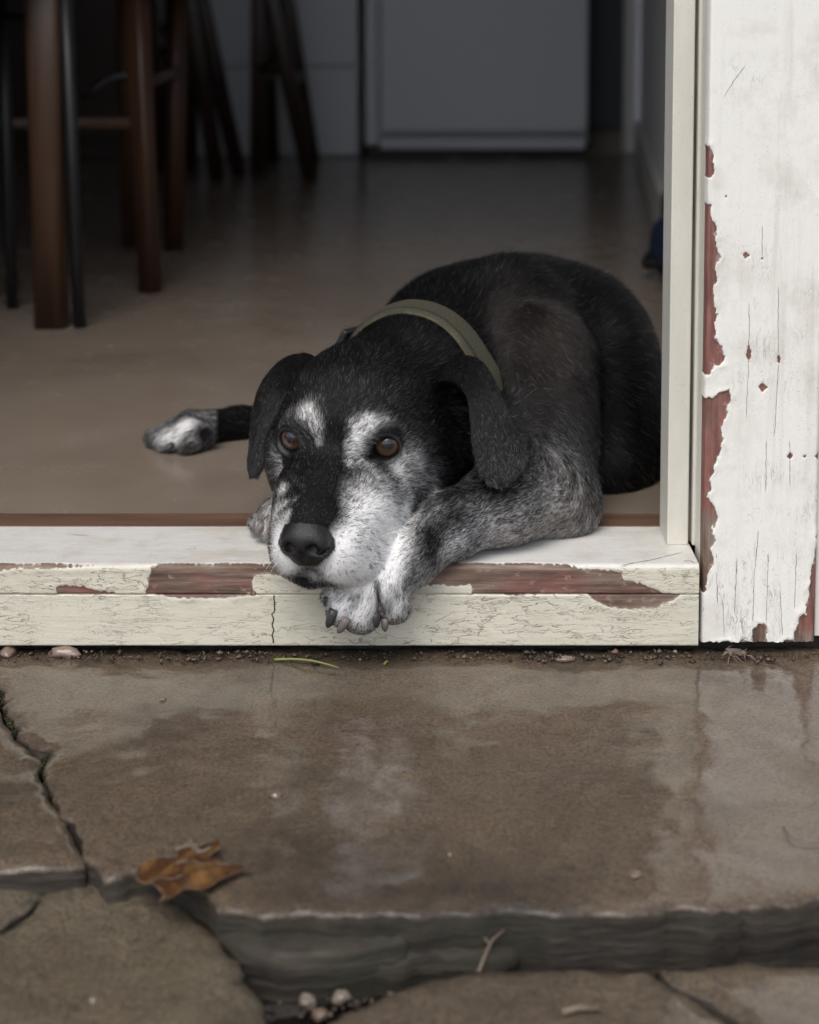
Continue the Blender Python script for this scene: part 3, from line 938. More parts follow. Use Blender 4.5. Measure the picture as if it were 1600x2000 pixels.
# --- the arm that lies on the sill
SH, EL = A(1030, 715, 1.55), A(1084, 975, 1.435)
cone(SH, EL, 0.058, 0.032, k=0.035, flow=(0.15, -0.3, -0.9), hl=0.008, tagname='arm')
ell(A(1108, 992, 1.44), (0.020, 0.026, 0.023), k=0.015, flow=(-0.5, -0.3, -0.6), hl=0.008, tagname='arm')
F1, F2, WR = A(985, 982, 1.39), A(875, 1028, 1.358), A(805, 1085, 1.332)
cone(EL, F1, 0.030, 0.0285, k=0.02, hl=0.006, tagname='fore')
cone(F1, F2, 0.0285, 0.0235, k=0.02, hl=0.006, tagname='fore')
cone(F2, WR, 0.0235, 0.0195, k=0.015, hl=0.0055, tagname='fore')
ell(A(848, 1072, 1.35), (0.012, 0.012, 0.009), k=0.008, flow=(-0.5, -0.5, -0.6), hl=0.007, tagname='fore')
PC = A(738, 1143, 1.316)
cone(WR, PC, 0.0195, 0.0215, k=0.012, hl=0.007, tagname='paw')
TOES = [(A(758, 1135, 1.314), A(772, 1187, 1.313), 0.0145, 0.0122),
        (A(722, 1150, 1.309), A(707, 1205, 1.3085), 0.0145, 0.0130),
        (A(697, 1145, 1.309), A(664, 1197, 1.309), 0.0125, 0.0105),
        (A(688, 1135, 1.316), A(648, 1166, 1.318), 0.011, 0.0085)]
for a_, b_, ra_, rb_ in TOES:
    cone(a_, b_, ra_, rb_, k=0.0014, hl=0.0048, tagname='paw')
PADS = [(A(766, 1200, 1.317), (0.0115, 0.009, 0.0075)), (A(704, 1219, 1.313), (0.0125, 0.009, 0.0075)),
        (A(662, 1203, 1.315), (0.008, 0.007, 0.006))]
for c_, r_ in PADS:
    ell(c_, r_, k=0.002, hl=0.0, tagname='pad')
# --- other front leg, peeping out at the muzzle's far side
cone(A(760, 930, 1.50), A(585, 1005, 1.415), 0.028, 0.021, k=0.02, hl=0.008, tagname='farpaw')
cone(A(600, 1003, 1.42), A(548, 1018, 1.402), 0.021, 0.0195, k=0.012, hl=0.007, tagname='farpaw')
FT = [(A(560, 1000, 1.40), A(540, 1038, 1.389), 0.0125, 0.0105), (A(545, 996, 1.408), A(520, 1030, 1.397), 0.012, 0.0100),
      (A(537, 1000, 1.418), A(507, 1022, 1.409), 0.011, 0.0085), (A(575, 1010, 1.395), A(565, 1052, 1.383), 0.012, 0.010)]
for a_, b_, ra_, rb_ in FT:
    cone(a_, b_, ra_, rb_, k=0.0014, hl=0.005, tagname='farpaw')
# --- stretched hind leg and its paw
cone(A(960, 800, 1.78), A(640, 828, 1.76), 0.05, 0.026, k=0.02, hl=0.012, tagname='hind')
cone(A(640, 828, 1.76), A(470, 832, 1.735), 0.026, 0.0165, k=0.02, hl=0.010, tagname='hind')
cone(A(470, 832, 1.735), A(385, 840, 1.71), 0.0165, 0.0190, k=0.012, hl=0.009, tagname='hind')
HT = [(A(375, 842, 1.69), A(330, 868, 1.675), 0.0135, 0.010), (A(368, 836, 1.70), A(311, 862, 1.69), 0.014, 0.0105),
      (A(370, 830, 1.715), A(305, 855, 1.71), 0.013, 0.010), (A(395, 848, 1.685), A(368, 872, 1.668), 0.0125, 0.0095)]
for a_, b_, ra_, rb_ in HT:
    cone(a_, b_, ra_, rb_, k=0.005, hl=0.009, tagname='hind')
# --- near hind foot, mostly behind the door post
cone(A(1200, 850, 1.62), A(1300, 862, 1.63), 0.03, 0.022, k=0.02, hl=0.012, tagname='body')
cone(A(1300, 862, 1.63), A(1340, 890, 1.585), 0.022, 0.02, k=0.015, hl=0.01, tagname='body')
# --- tail curled behind
cone(A(1180, 700, 1.85), A(1080, 720, 2.0), 0.025, 0.014, k=0.02, hl=0.02)

# --- head
hell(-5.8, 0, 0.3, 7.2, 6.1, 4.7, k=0.015, hl=0.006)
hell(1.2, 4.0, -6.0, 3.2, 1.8, 2.1, k=0.012, flow=(-0.9, 0.15, -0.35), hl=0.006, tagname='muzzle')
hell(-2.2, 0, -0.2, 4.0, 4.7, 3.0, k=0.015)
for s in (-1, 1):
    hell(-0.7, s * 2.75, 0.95, 1.7, 1.7, 1.25, k=0.009, flow=(-0.6, s * 0.5, 0.4), hl=0.007)          # brow
    hell(-3.8, s * 4.9 + 0.2, -1.9, 4.3, 2.3, 2.8, k=0.012, flow=(-0.9, s * 0.1, -0.2), hl=0.007)           # cheek bone
    hell(-5.0, s * 4.8 + 0.6, -4.1, 5.0, 2.9, 4.0, k=0.015, flow=(-0.9, 0, -0.35), hl=0.009)                # masseter
hell(1.8, 3.1, -4.2, 4.2, 2.3, 3.0, k=0.012, flow=(-0.9, 0.15, -0.35), hl=0.006)
hell(2.2, -2.5, -3.3, 4.2, 1.7, 2.6, k=0.012, flow=(-0.9, -0.15, -0.35), hl=0.006)
hell(0, 0, 0, 0.01, 0.01, 0.01, k=0.001)
cone(H(-1, 0, -3.2), H(7.2, 0, -4.1), 0.034, 0.027, k=0.012, flow=HR @ np.array([-1, 0, 0.0]), hl=0.004, tagname='muzzle')
cone(H(-0.5, 0, -1.2), H(8.9, 0.2, -3.3), 0.0195, 0.0150, k=0.010, flow=HR @ np.array([-1, 0, 0.2]), hl=0.004, tagname='muzzle')
for s in (-1, 1):
    if s == 1:
        hell(4.6, 2.6, -5.4, 4.6, 2.2, 3.0, k=0.010, flow=(-0.75, 0.2, -0.6), hl=0.005, tagname='muzzle')
        hell(4.0, 3.3, -6.9, 4.2, 1.9, 1.9, k=0.010, flow=(-0.7, 0.3, -0.6), hl=0.005, tagname='muzzle')   # lip spread on the leg
        hell(7.3, 2.0, -5.9, 2.2, 1.9, 2.4, k=0.008, flow=(-0.45, 0.6, -0.7), hl=0.004, tagname='muzzle')
    else:
        hell(4.9, -1.95, -5.2, 4.4, 1.75, 2.8, k=0.010, flow=(-0.75, -0.2, -0.6), hl=0.005, tagname='muzzle')
        hell(7.7, -1.35, -5.6, 2.0, 1.6, 2.25, k=0.007, flow=(-0.45, -0.6, -0.7), hl=0.004, tagname='muzzle')
hell(6.4, 0, -7.5, 2.6, 1.9, 1.1, k=0.006, flow=(-0.8, 0, -0.4), hl=0.005, tagname='muzzle')
cone(H(-4, 0, -6.0), H(5.5, 0, -7.0), 0.026, 0.016, k=0.012, flow=HR @ np.array([-1, 0, -0.2]), hl=0.006, tagname='muzzle')
# nose leather
NS = 0.25
hell(9.75, NS, -3.55, 1.25, 1.70, 1.28, k=0.0035, hl=0.0, tagname='nose')
hell(9.45, NS, -4.6, 1.05, 1.25, 1.15, k=0.004, hl=0.0, tagname='nose')
for s in (-1, 1):
    hell(9.75, NS + s * 1.1, -4.0, 1.05, 0.80, 0.92, k=0.004, hl=0.0, tagname='nose')
    # lids round the eyes
    hell(-0.55, s * 3.62, -0.12, 1.42, 1.50, 1.32, k=0.006, flow=(-0.6, s * 0.5, 0.3), hl=0.0045, tagname='lid', tilt=s * 0.35)

CUTS = []


def pcut(a, b, r, dep, k):
    a, b = np.asarray(a), np.asarray(b)
    x = nrm(b - a); y = nrm(np.cross(x, [1, 0, 0])); z = np.cross(x, y)
    CUTS.append(dict(c=(a + b) / 2, r=np.array([np.linalg.norm(b - a) * 0.6, dep, r]), R=np.stack([x, y, z], 1), k=k, tag='toe'))


pcut(A(738, 1150, 1.296), A(742, 1200, 1.300), 0.0016, 0.010, 0.004)
pcut(A(702, 1165, 1.296), A(686, 1205, 1.298), 0.0014, 0.008, 0.004)
pcut(A(682, 1150, 1.300), A(655, 1175, 1.304), 0.0012, 0.007, 0.003)


def hcut(f, s, u, rf, rs, ru, k, tilt=0.0, roll=0.0, tagname='hole'):
    c_, s_ = math.cos(tilt), math.sin(tilt)
    R = HR @ np.array([[c_, -s_, 0], [s_, c_, 0], [0, 0, 1]])
    c_, s_ = math.cos(roll), math.sin(roll)
    R = R @ np.array([[1, 0, 0], [0, c_, -s_], [0, s_, c_]])
    CUTS.append(dict(c=H(f, s, u), r=np.array([rf, rs, ru]) * 0.01, R=R, k=k, tag=tagname))


for s in (-1, 1):
    hcut(10.95, NS + s * 0.86, -3.98, 0.85, 0.50, 0.46, 0.0025, tagname='nose')
    hcut(10.45, NS + s * 1.48, -4.28, 0.80, 0.55, 0.20, 0.002, roll=s * 0.35, tagname='nose')
    hcut(0.55, s * 3.85, -0.10, 1.5, 1.12, 0.92, 0.0022, tilt=s * 0.40, roll=-s * 0.12, tagname='lid')
    hcut(0.85, s * 2.85, -0.48, 0.55, 0.5, 0.22, 0.002, tilt=s * 0.3, roll=s * 0.5, tagname='lid')       # inner corner
for t in np.linspace(0, 1, 7):
    hcut(10.75 - 0.9 * t, NS, -4.4 - 2.6 * t, 0.38, 0.10, 0.36, 0.002, tagname='nose')

NP = len(PRIMS)


def prim_d(P, p):
    return sd_ell(P, p['c'], p['R'], p['r']) if p['t'] == 'e' else sd_cone(P, p['a'], p['b'], p['ra'], p['rb'])


def smin(a, b, k):
    h = np.clip(0.5 + 0.5 * (b - a) / k, 0, 1)
    return b + (a - b) * h - k * h * (1 - h)


SILL_Y, SILL_TOP = 1.341, 0.0015


LIMB = {'paw', 'farpaw', 'pad', 'fore'}
HEADG = {'head', 'muzzle', 'lid', 'nose'}


def sdf(P, idx=None, cuts=True):
    d1 = d2 = None                       # trunk with head, trunk with forelimbs: they touch but do not melt together
    for i in (range(NP) if idx is None else idx):
        p = PRIMS[i]
        di = prim_d(P, p)
        if p['tag'] not in LIMB: d1 = di if d1 is None else smin(d1, di, p['k'])
        if p['tag'] not in HEADG: d2 = di if d2 is None else smin(d2, di, p['k'])
    d = d2 if d1 is None else d1 if d2 is None else np.minimum(d1, d2)
    if cuts:
        for c in CUTS:
            if np.linalg.norm(P.mean(0) - c['c']) > 0.09: continue
            dc = -sd_ell(P, c['c'], c['R'], c['r'])
            d = -smin(-d, -dc, c['k'])
    # resting on the floor and the sill
    box_d = np.maximum(P[:, 2] - SILL_TOP, (SILL_Y - 0.0015) - P[:, 1])
    d = -smin(-d, box_d, 0.003)
    return d


def build_body(h=0.0018):
    lo = np.array([-0.29, 1.20, -0.07])
    hi = np.array([0.31, 2.05, 0.24])
    B = 16
    nb = np.ceil((hi - lo) / (h * B)).astype(int)
    N = nb * B + 1
    G = np.full(N, 1.0, np.float32)
    cen = np.stack(np.meshgrid(*[np.arange(n) for n in nb], indexing='ij'), -1).reshape(-1, 3)
    cpos = lo + (cen + 0.5) * B * h
    rad = B * h * math.sqrt(3) / 2 * 1.02
    D = np.stack([prim_d(cpos, p) for p in PRIMS], 1)
    # ellipsoid distances are approximate: widen the margin
    dm = D.min(1)
    act = np.where(dm < rad * 1.5 + 0.02)[0]
    ax = np.arange(B + 1) * h
    loc = np.stack(np.meshgrid(ax, ax, ax, indexing='ij'), -1).reshape(-1, 3)
    for bi in act:
        idx = np.where(D[bi] < max(dm[bi], -0.05) + 2 * rad + 0.055)[0]
        o = lo + cen[bi] * B * h
        d = sdf(loc + o, idx)
        i, j, k = cen[bi] * B
        G[i:i + B + 1, j:j + B + 1, k:k + B + 1] = d.reshape(B + 1, B + 1, B + 1)
    # interior blocks that were skipped
    inner = np.where((dm < 0) & ~np.isin(np.arange(len(dm)), act))[0]
    for bi in inner:
        i, j, k = cen[bi] * B
        G[i:i + B + 1, j:j + B + 1, k:k + B + 1] = -1
    # surface nets
    S = G < 0
    c8 = np.zeros(np.array(G.shape) - 1, np.int8)
    for a in (0, 1):
        for b in (0, 1):
            for c in (0, 1):
                c8 += S[a:a + c8.shape[0], b:b + c8.shape[1], c:c + c8.shape[2]]
    ci = np.argwhere((c8 > 0) & (c8 < 8))
    vid = np.full(c8.shape, -1, np.int32)
    vid[tuple(ci.T)] = np.arange(len(ci))
    acc = np.zeros((len(ci), 3))
    cnt = np.zeros(len(ci))
    corners = [(a, b, c) for a in (0, 1) for b in (0, 1) for c in (0, 1)]
    for p0 in corners:
        for axis in range(3):
            if p0[axis]: continue
            p1 = list(p0); p1[axis] = 1
            g0 = G[ci[:, 0] + p0[0], ci[:, 1] + p0[1], ci[:, 2] + p0[2]]
            g1 = G[ci[:, 0] + p1[0], ci[:, 1] + p1[1], ci[:, 2] + p1[2]]
            m = (g0 < 0) != (g1 < 0)
            t = g0[m] / (g0[m] - g1[m])
            q = np.tile(np.array(p0, float), (m.sum(), 1))
            q[:, axis] += t
            acc[m] += q
            cnt[m] += 1
    V = lo + (ci + acc / cnt[:, None]) * h
    quads = []
    for axis in range(3):
        sl0 = [slice(None)] * 3; sl0[axis] = slice(0, -1)
        sl1 = [slice(None)] * 3; sl1[axis] = slice(1, None)
        ch = S[tuple(sl0)] != S[tuple(sl1)]
        e = np.argwhere(ch)
        o1, o2 = (axis + 1) % 3, (axis + 2) % 3
        ok = (e[:, o1] > 0) & (e[:, o2] > 0) & (e[:, o1] < c8.shape[o1]) & (e[:, o2] < c8.shape[o2])
        e = e[ok]
        ins = S[tuple(e.T)]
        q = []
        for d1, d2 in ((1, 1), (0, 1), (0, 0), (1, 0)):
            w = e.copy(); w[:, o1] -= d1; w[:, o2] -= d2
            q.append(vid[tuple(w.T)])
        q = np.stack(q, 1)
        q[~ins] = q[~ins][:, ::-1]
        quads.append(q)
    Q = np.concatenate(quads)
    Q = Q[(Q >= 0).all(1)]
    return V, Q


V, Q = build_body()
print('body verts', len(V), 'quads', len(Q), 't', round(time.time() - T0, 1))

# --- one light smoothing pass of the net
def relax(V, Q, it=2, w=0.5):
    for _ in range(it):
        s = np.zeros_like(V); c = np.zeros(len(V))
        for a in range(4):
            for b in (1, 3):
                np.add.at(s, Q[:, a], V[Q[:, (a + b) % 4]]); np.add.at(c, Q[:, a], 1)
        V = V * (1 - w) + w * s / np.maximum(c, 1)[:, None]
    return V


V = relax(V, Q, 2, 0.4)


# --- region and flow of every vertex from the primitives
def fields(P, sig=0.006):
    flow = np.zeros((len(P), 3)); hl = np.zeros(len(P)); W = np.zeros(len(P))
    best = np.full(len(P), 1e9); bid = np.zeros(len(P), int)
    for i, p in enumerate(PRIMS):
        d = prim_d(P, p)
        m = d < best
        best[m] = d[m]; bid[m] = i
        w = np.exp(-np.maximum(d, 0) / (0.02 if p['tag'] == 'body' else sig)) + 1e-12
        flow += w[:, None] * p['flow']; hl += w * p['hl']; W += w
    return flow / W[:, None], hl / W, bid


TAGS = np.array([p['tag'] for p in PRIMS])


# --- ears: two leather flaps, each a sheet with thickness rooted in the skull
def catmull(P, n):
    P = np.asarray(P, float)
    m = len(P)
    t = np.linspace(0, m - 1, n)
    i = np.clip(t.astype(int), 0, m - 2)
    f = (t - i)[:, None]
    p0, p1, p2, p3 = P[np.maximum(i - 1, 0)], P[i], P[i + 1], P[np.minimum(i + 2, m - 1)]
    return 0.5 * (2 * p1 + (p2 - p0) * f + (2 * p0 - 5 * p1 + 4 * p2 - p3) * f ** 2 + (3 * p1 - p0 - 3 * p2 + p3) * f ** 3)


def ear(stations, th=0.0034, nu=34, nv=18):
    """stations: front edge point, back edge point, bulge (m), front curl (m)"""
    L = catmull([s[0] for s in stations], nu)
    R = catmull([s[1] for s in stations], nu)
    bu = catmull([[s[2], s[3], 0] for s in stations], nu)
    t = np.linspace(0, 1, nv)
    G = L[:, None] * (1 - t)[None, :, None] + R[:, None] * t[None, :, None]
    # sheet normal
    du = np.gradient(G, axis=0); dv = np.gradient(G, axis=1)
    Nn = np.cross(du, dv); Nn /= np.linalg.norm(Nn, axis=2, keepdims=True) + 1e-12
    camd = np.array([0, 0, CAMZ]) - G
    sgn = np.sign((Nn * camd).sum(2).mean())
    Nn *= sgn
    prof = np.sin(np.pi * t) ** 0.8
    G = G + Nn * (bu[:, 0][:, None] * prof[None])[..., None]
    curl = np.clip(1 - t / 0.3, 0, 1) ** 2
    G = G + Nn * (bu[:, 1][:, None] * curl[None])[..., None]
    du = np.gradient(G, axis=0); dv = np.gradient(G, axis=1)
    Nn = np.cross(du, dv); Nn /= np.linalg.norm(Nn, axis=2, keepdims=True) + 1e-12
    Nn *= sgn
    edge = np.minimum(np.minimum(t, 1 - t)[None] * 6, 1.0) * np.minimum((nu - 1 - np.arange(nu))[:, None] / 4.0 + 0.05, 1)
    thk = th * 0.5 * np.sqrt(np.clip(edge, 0.02, 1))
    top = G + Nn * thk[..., None]; bot = G - Nn * thk[..., None]
    Vv = np.concatenate([top.reshape(-1, 3), bot.reshape(-1, 3)])
    n0 = nu * nv
    ij = np.arange(n0).reshape(nu, nv)
    a, b, c, d = ij[:-1, :-1].ravel(), ij[:-1, 1:].ravel(), ij[1:, 1:].ravel(), ij[1:, :-1].ravel()
    qt = np.stack([a, b, c, d], 1)
    if sgn < 0: qt = qt[:, ::-1]
    qb = qt[:, ::-1] + n0
    rim = np.concatenate([ij[0, :], ij[1:, -1], ij[-1, -2::-1], ij[-2:0:-1, 0]])
    r2 = np.roll(rim, -1)
    qr = np.stack([rim, rim + n0, r2 + n0, r2], 1)
    if sgn < 0: qr = qr[:, ::-1]
    fl = nrm(G[-1].mean(0) - G[0].mean(0))
    mq = qt[len(qt) // 2]
    if np.dot(np.cross(Vv[mq[1]] - Vv[mq[0]], Vv[mq[2]] - Vv[mq[0]]), Nn.reshape(-1, 3)[mq[0]]) < 0:
        qt, qb, qr = qt[:, ::-1], qb[:, ::-1], qr[:, ::-1]
    return Vv, np.concatenate([qt, qb, qr]), fl


EARS = []
EARS.append(ear([
    (A(838, 752, 1.435), A(905, 706, 1.475), 0.004, 0.000),
    (A(868, 742, 1.415), A(938, 716, 1.462), 0.012, 0.002),
    (A(897, 772, 1.392), A(962, 760, 1.440), 0.014, 0.006),
    (A(908, 822, 1.374), A(994, 812, 1.415), 0.011, 0.006),
    (A(917, 872, 1.364), A(1018, 852, 1.398), 0.009, 0.004),
    (A(931, 920, 1.356), A(1030, 888, 1.386), 0.007, 0.002),
    (A(955, 944, 1.353), A(1016, 926, 1.374), 0.004, 0.000),
    (A(978, 948, 1.353), A(994, 943, 1.362), 0.001, 0.0)]))
EARS.append(ear([
    (A(622, 716, 1.480), A(592, 698, 1.510), 0.004, 0.0),
    (A(592, 728, 1.440), A(556, 712, 1.490), 0.008, 0.0),
    (A(558, 765, 1.415), A(524, 748, 1.478), 0.009, 0.0),
    (A(541, 810, 1.405), A(503, 790, 1.468), 0.007, 0.0),
    (A(531, 855, 1.398), A(494, 830, 1.452), 0.005, 0.0),
    (A(522, 888, 1.396), A(491, 872, 1.432), 0.004, 0.0),
    (A(513, 914, 1.396), A(487, 905, 1.418), 0.003, 0.0),
    (A(503, 929, 1.398), A(490, 928, 1.407), 0.001, 0.0)], th=0.0038))

nbody = len(V)
flow, hlen, bid = fields(V)
vtag = TAGS[bid]
allV, allQ = [V], [Q]
off = nbody
for ev, eq, fl in EARS:
    allV.append(ev); allQ.append(eq + off); off += len(ev)
    flow = np.concatenate([flow, np.tile(fl, (len(ev), 1))])
    hlen = np.concatenate([hlen, np.full(len(ev), 0.0050)])
    vtag = np.concatenate([vtag, np.full(len(ev), 'ear')])
V = np.concatenate(allV); Q = np.concatenate(allQ)

# where leather shows: nose, nostrils, lid rims, pads
leather = np.isin(vtag, ['nose', 'pad']).astype(float)
for c in CUTS:
    if c['tag'] == 'toe': continue
    d = sd_ell(V, c['c'], c['R'], c['r'])
    leather[(np.abs(d) < (0.0030 if c['tag'] == 'lid' else 0.002)) & (np.arange(len(V)) < nbody)] = 1.0

body_me = np_mesh('dog', V, quads=Q)
bvh = BVHTree.FromPolygons([tuple(p) for p in V], [tuple(q) for q in Q])


# --- coat pattern: round patches of grey on a black coat, each a place on the skin
def skin(u, v):
    h = bvh.ray_cast(Vector((0, 0, CAMZ)), ray(u, v).normalized())
    return (np.array(h[0]), h[3]) if h[0] is not None else (None, 0)


def patches(lst):
    out = []
    for u, v, r, a in lst:
        p, dist = skin(u, v)
        if p is None: continue
        out.append((p, 1.3 * r * dist / FPX, a))
    return out


GREY = patches([
    # muzzle, near side
    (728, 1064, 46, 1), (690, 1105, 40, 1), (655, 1128, 22, .8), (765, 1022, 42, 1), (795, 998, 22, .8), (745, 1085, 40, 1), (715, 1130, 30, 1),
    (740, 985, 28, .45), (668, 1060, 22, .9), (712, 1015, 28, .6),
    # cheek
    (765, 950, 28, .38), (800, 930, 30, .34), (838, 945, 24, .34), (846, 955, 9, .6), (812, 890, 18, .4), (780, 905, 20, .25), (725, 925, 20, .35), (712, 905, 14, .35),
    (860, 920, 26, .12),
    # muzzle, far side
    (550, 1080, 26, 1), (556, 1118, 20, .8), (551, 1045, 16, 1), (562, 1005, 12, .7), (578, 975, 9, .5), (592, 950, 9, .35), (545, 920, 12, .7), (550, 955, 12, .65), (543, 895, 9, .5), (556, 1060, 16, 1), (548, 1100, 18, 1),
    (558, 985, 10, .6), (610, 1132, 18, .4),
    # brows
    (613, 812, 18, .72), (602, 800, 15, .6), (622, 835, 12, .62), (625, 862, 10, .45), (585, 802, 14, .5), (562, 813, 11, .32), (548, 830, 8, .3),
    (700, 832, 19, .72), (692, 858, 17, .7), (690, 885, 13, .5), (722, 822, 16, .6), (745, 820, 12, .5), (768, 826, 10, .36), (790, 842, 10, .34), (800, 862, 8, .3),
    (680, 905, 10, .5),
    # bridge, a little
    (668, 930, 22, .12), (678, 970, 22, .22), (700, 978, 30, .3), (705, 940, 24, .22), (585, 945, 10, .15),
    # arm
    (1090, 930, 60, .22), (1040, 960, 60, .2), (980, 985, 60, .18), (1120, 985, 50, .3), (1060, 1025, 50, .36), (980, 1045, 45, .5),
    (905, 1040, 36, .45), (875, 1065, 24, .5), (900, 1072, 20, .5), (835, 1095, 22, .5), (1090, 880, 40, .2), (1110, 830, 26, .06), (860, 1000, 20, .4), (920, 985, 25, .35),
    # paw
    (790, 1130, 26, .4), (760, 1160, 26, .5), (720, 1170, 26, .6), (690, 1180, 22, .7), (660, 1185, 20, .7), (775, 1185, 20, .6), (705, 1200, 18, .7), (740, 1120, 20, .4),
    (700, 1150, 20, .85), (655, 1160, 14, .9),
    # far front paw
    (535, 1010, 26, .7), (515, 1030, 20, .7), (548, 1035, 20, .6),
    # hind paw
    (340, 838, 24, .5), (320, 852, 20, .5), (382, 822, 18, .5), (355, 862, 18, .4), (392, 868, 14, .4), (310, 866, 12, .7), (362, 828, 14, .7),
    # ear rim, its highlight painted as grey hair
    (905, 800, 8, .35), (920, 845, 7, .3), (890, 765, 8, .3), (1000, 930, 14, .08),
])
BROWN = patches([(1025, 650, 90, .2), (1060, 620, 70, .1), (1090, 720, 60, .1), (1100, 1010, 40, .5), (1000, 1045, 30, .4), (520, 1020, 30, .5)])


def relax1(a, Q, it):
    for _ in range(it):
        s = np.zeros_like(a); c = np.zeros(len(a))
        for k in range(4):
            np.add.at(s, Q[:, k], a[Q[:, (k + 1) % 4]]); np.add.at(c, Q[:, k], 1)
        a = 0.5 * a + 0.5 * s / np.maximum(c, 1)
    return a


def amount(P, lst):
    o = np.zeros(len(P))
    for c, r, a in lst:
        d2 = ((P - c) ** 2).sum(1) / (r * r)
        o = 1 - (1 - o) * (1 - a * np.exp(-d2 * 0.85))
    return o


hd = np.linalg.norm(V - H(-2, 0, -2), axis=1)
base_grey = np.where((hd < 0.11) & (vtag != 'ear'), 0.05, 0.008)
base_grey = np.where(vtag == 'paw', 0.55, base_grey)
base_grey = np.where(vtag == 'farpaw', 0.50, base_grey)
armf = np.clip((0.075 - V[:, 2]) / 0.05, 0, 1)
base_grey = np.where(np.isin(vtag, ['arm', 'fore']), 0.24 * armf + 0.30 * np.clip((0.04 - V[:, 2]) / 0.035, 0, 1), base_grey)
base_grey = np.where((vtag == 'hind') & (V[:, 0] < A(425, 840, 1.7)[0]), 0.38, base_grey)
base_grey = relax1(base_grey, Q, 12)
DARK = patches([(632, 905, 26, .3), (618, 940, 28, .32), (628, 985, 24, .25), (572, 1132, 13, .6), (598, 1140, 13, .7), (625, 1144, 10, .5), (650, 1143, 10, .5), (606, 985, 30, .55), (600, 1020, 32, .7), (655, 790, 26, .9), (655, 850, 16, .8),  # black hair and lips, plus painted shade in mouth gap and toe creases
                (850, 1055, 12, .55), (845, 1085, 9, .45), (930, 975, 24, .4), (985, 960, 26, .45), (1010, 930, 24, .4), (735, 1140, 9, .5), (742, 1165, 6, .6), (690, 1165, 6, .4), (402, 850, 14, .7), (365, 880, 8, .6),
                (850, 1045, 24, .42), (835, 1078, 18, .35), (818, 1105, 12, .3), (870, 1015, 24, .4), (900, 1000, 22, .4), (800, 1130, 9, .4), (560, 900, 10, .5), (815, 860, 14, .4)]
               + [(668 + 17 * (k % 6) + 11 * math.sin(k * 2.1) + 8 * math.sin(k * 0.7), 1048 + 15 * (k // 6) + 9 * math.sin(k * 3.7), 2.0, .6) for k in range(34)])
grey_v = np.clip(np.maximum(amount(V, GREY), base_grey) * (1 - amount(V, DARK)) + 0.01, 0, 0.95)
brown_v = amount(V, BROWN)
add_attr(body_me, 'grey', grey_v)
add_attr(body_me, 'leather', leather)

mt = M('dog_skin', rough=0.6)
cs = mt.mix(mt.ramp(mt.attr('grey'), [(0.20, 0.0), (0.85, 1.0)]), (0.006, 0.006, 0.0065), (0.72, 0.71, 0.70))
cs = mt.mix(mt.attr('leather'), cs, (0.010, 0.0095, 0.0105))
mt.color(cs)
mt.l(mt.ramp(mt.attr('leather'), [(0.3, 0.1), (0.9, 0.5)]), mt.b.inputs['Specular IOR Level'])
mt.rough(mt.ramp(mt.attr('leather'), [(0.3, 0.75), (0.9, 0.34)]))
vb = mt.vor(1300, vec=mt.obj())
mt.normal(mt.bump(mt.math('MULTIPLY', vb, mt.attr('leather')), 0.5, 0.0006))
dog = link('dog', body_me, mt.m)
tag(dog, 'old black dog with grey muzzle and green collar resting its chin on its paw', 'dog')


# --- fur: short lying hairs, each root on the skin
def tri_data(V, Q):
    T = np.concatenate([Q[:, [0, 1, 2]], Q[:, [0, 2, 3]]])
    a, b, c = V[T[:, 0]], V[T[:, 1]], V[T[:, 2]]
    n = np.cross(b - a, c - a)
    ar = np.linalg.norm(n, axis=1)
    return T, n / (ar[:, None] + 1e-12), ar * 0.5


T, TN, TA = tri_data(V, Q)
tc = V[T].mean(1)
ttag = vtag[T[:, 0]]
camv = np.array([0, 0, CAMZ]) - tc
camv /= np.linalg.norm(camv, axis=1, keepdims=True)
facing = (TN * camv).sum(1)
dens = np.where(np.isin(ttag, ['head', 'muzzle', 'lid', 'paw', 'arm', 'fore', 'ear']), 440.0, 210.0)
dens = np.where(np.isin(ttag, ['muzzle', 'lid']), 620.0, dens)
dens = np.where(np.isin(ttag, ['hind']), 160.0, dens)
dens = np.where(np.isin(ttag, ['ear']), 800.0, dens)
dens = np.where(facing < -0.45, dens * 0.25, dens)
tl = leather[T].mean(1)
dens = np.where(tl > 0.4, 0, dens)
dens = np.where((tc[:, 2] < 0.004) & (tc[:, 1] > 1.345), 0, dens)
num = rng.poisson(TA * 1e4 * dens * HAIR_DENS)
ti = np.repeat(np.arange(len(T)), num)
n = len(ti)
r1 = np.sqrt(rng.random(n)); r2 = rng.random(n)
bw = np.stack([1 - r1, r1 * (1 - r2), r1 * r2], 1)
P0 = (V[T[ti]] * bw[..., None]).sum(1)
NN = TN[ti]
# smooth normals
vn = np.zeros_like(V)
for k in range(3): np.add.at(vn, T[:, k], TN * TA[:, None])
vn /= np.linalg.norm(vn, axis=1, keepdims=True) + 1e-12
NN = (vn[T[ti]] * bw[..., None]).sum(1)
NN /= np.linalg.norm(NN, axis=1, keepdims=True) + 1e-12
FL = (flow[T[ti]] * bw[..., None]).sum(1)
HL = (hlen[T[ti]] * bw).sum(1)
GR = (grey_v[T[ti]] * bw).sum(1)
BR = (brown_v[T[ti]] * bw).sum(1)
LE = (leather[T[ti]] * bw).sum(1)
ht = vtag[T[ti][:, 0]]
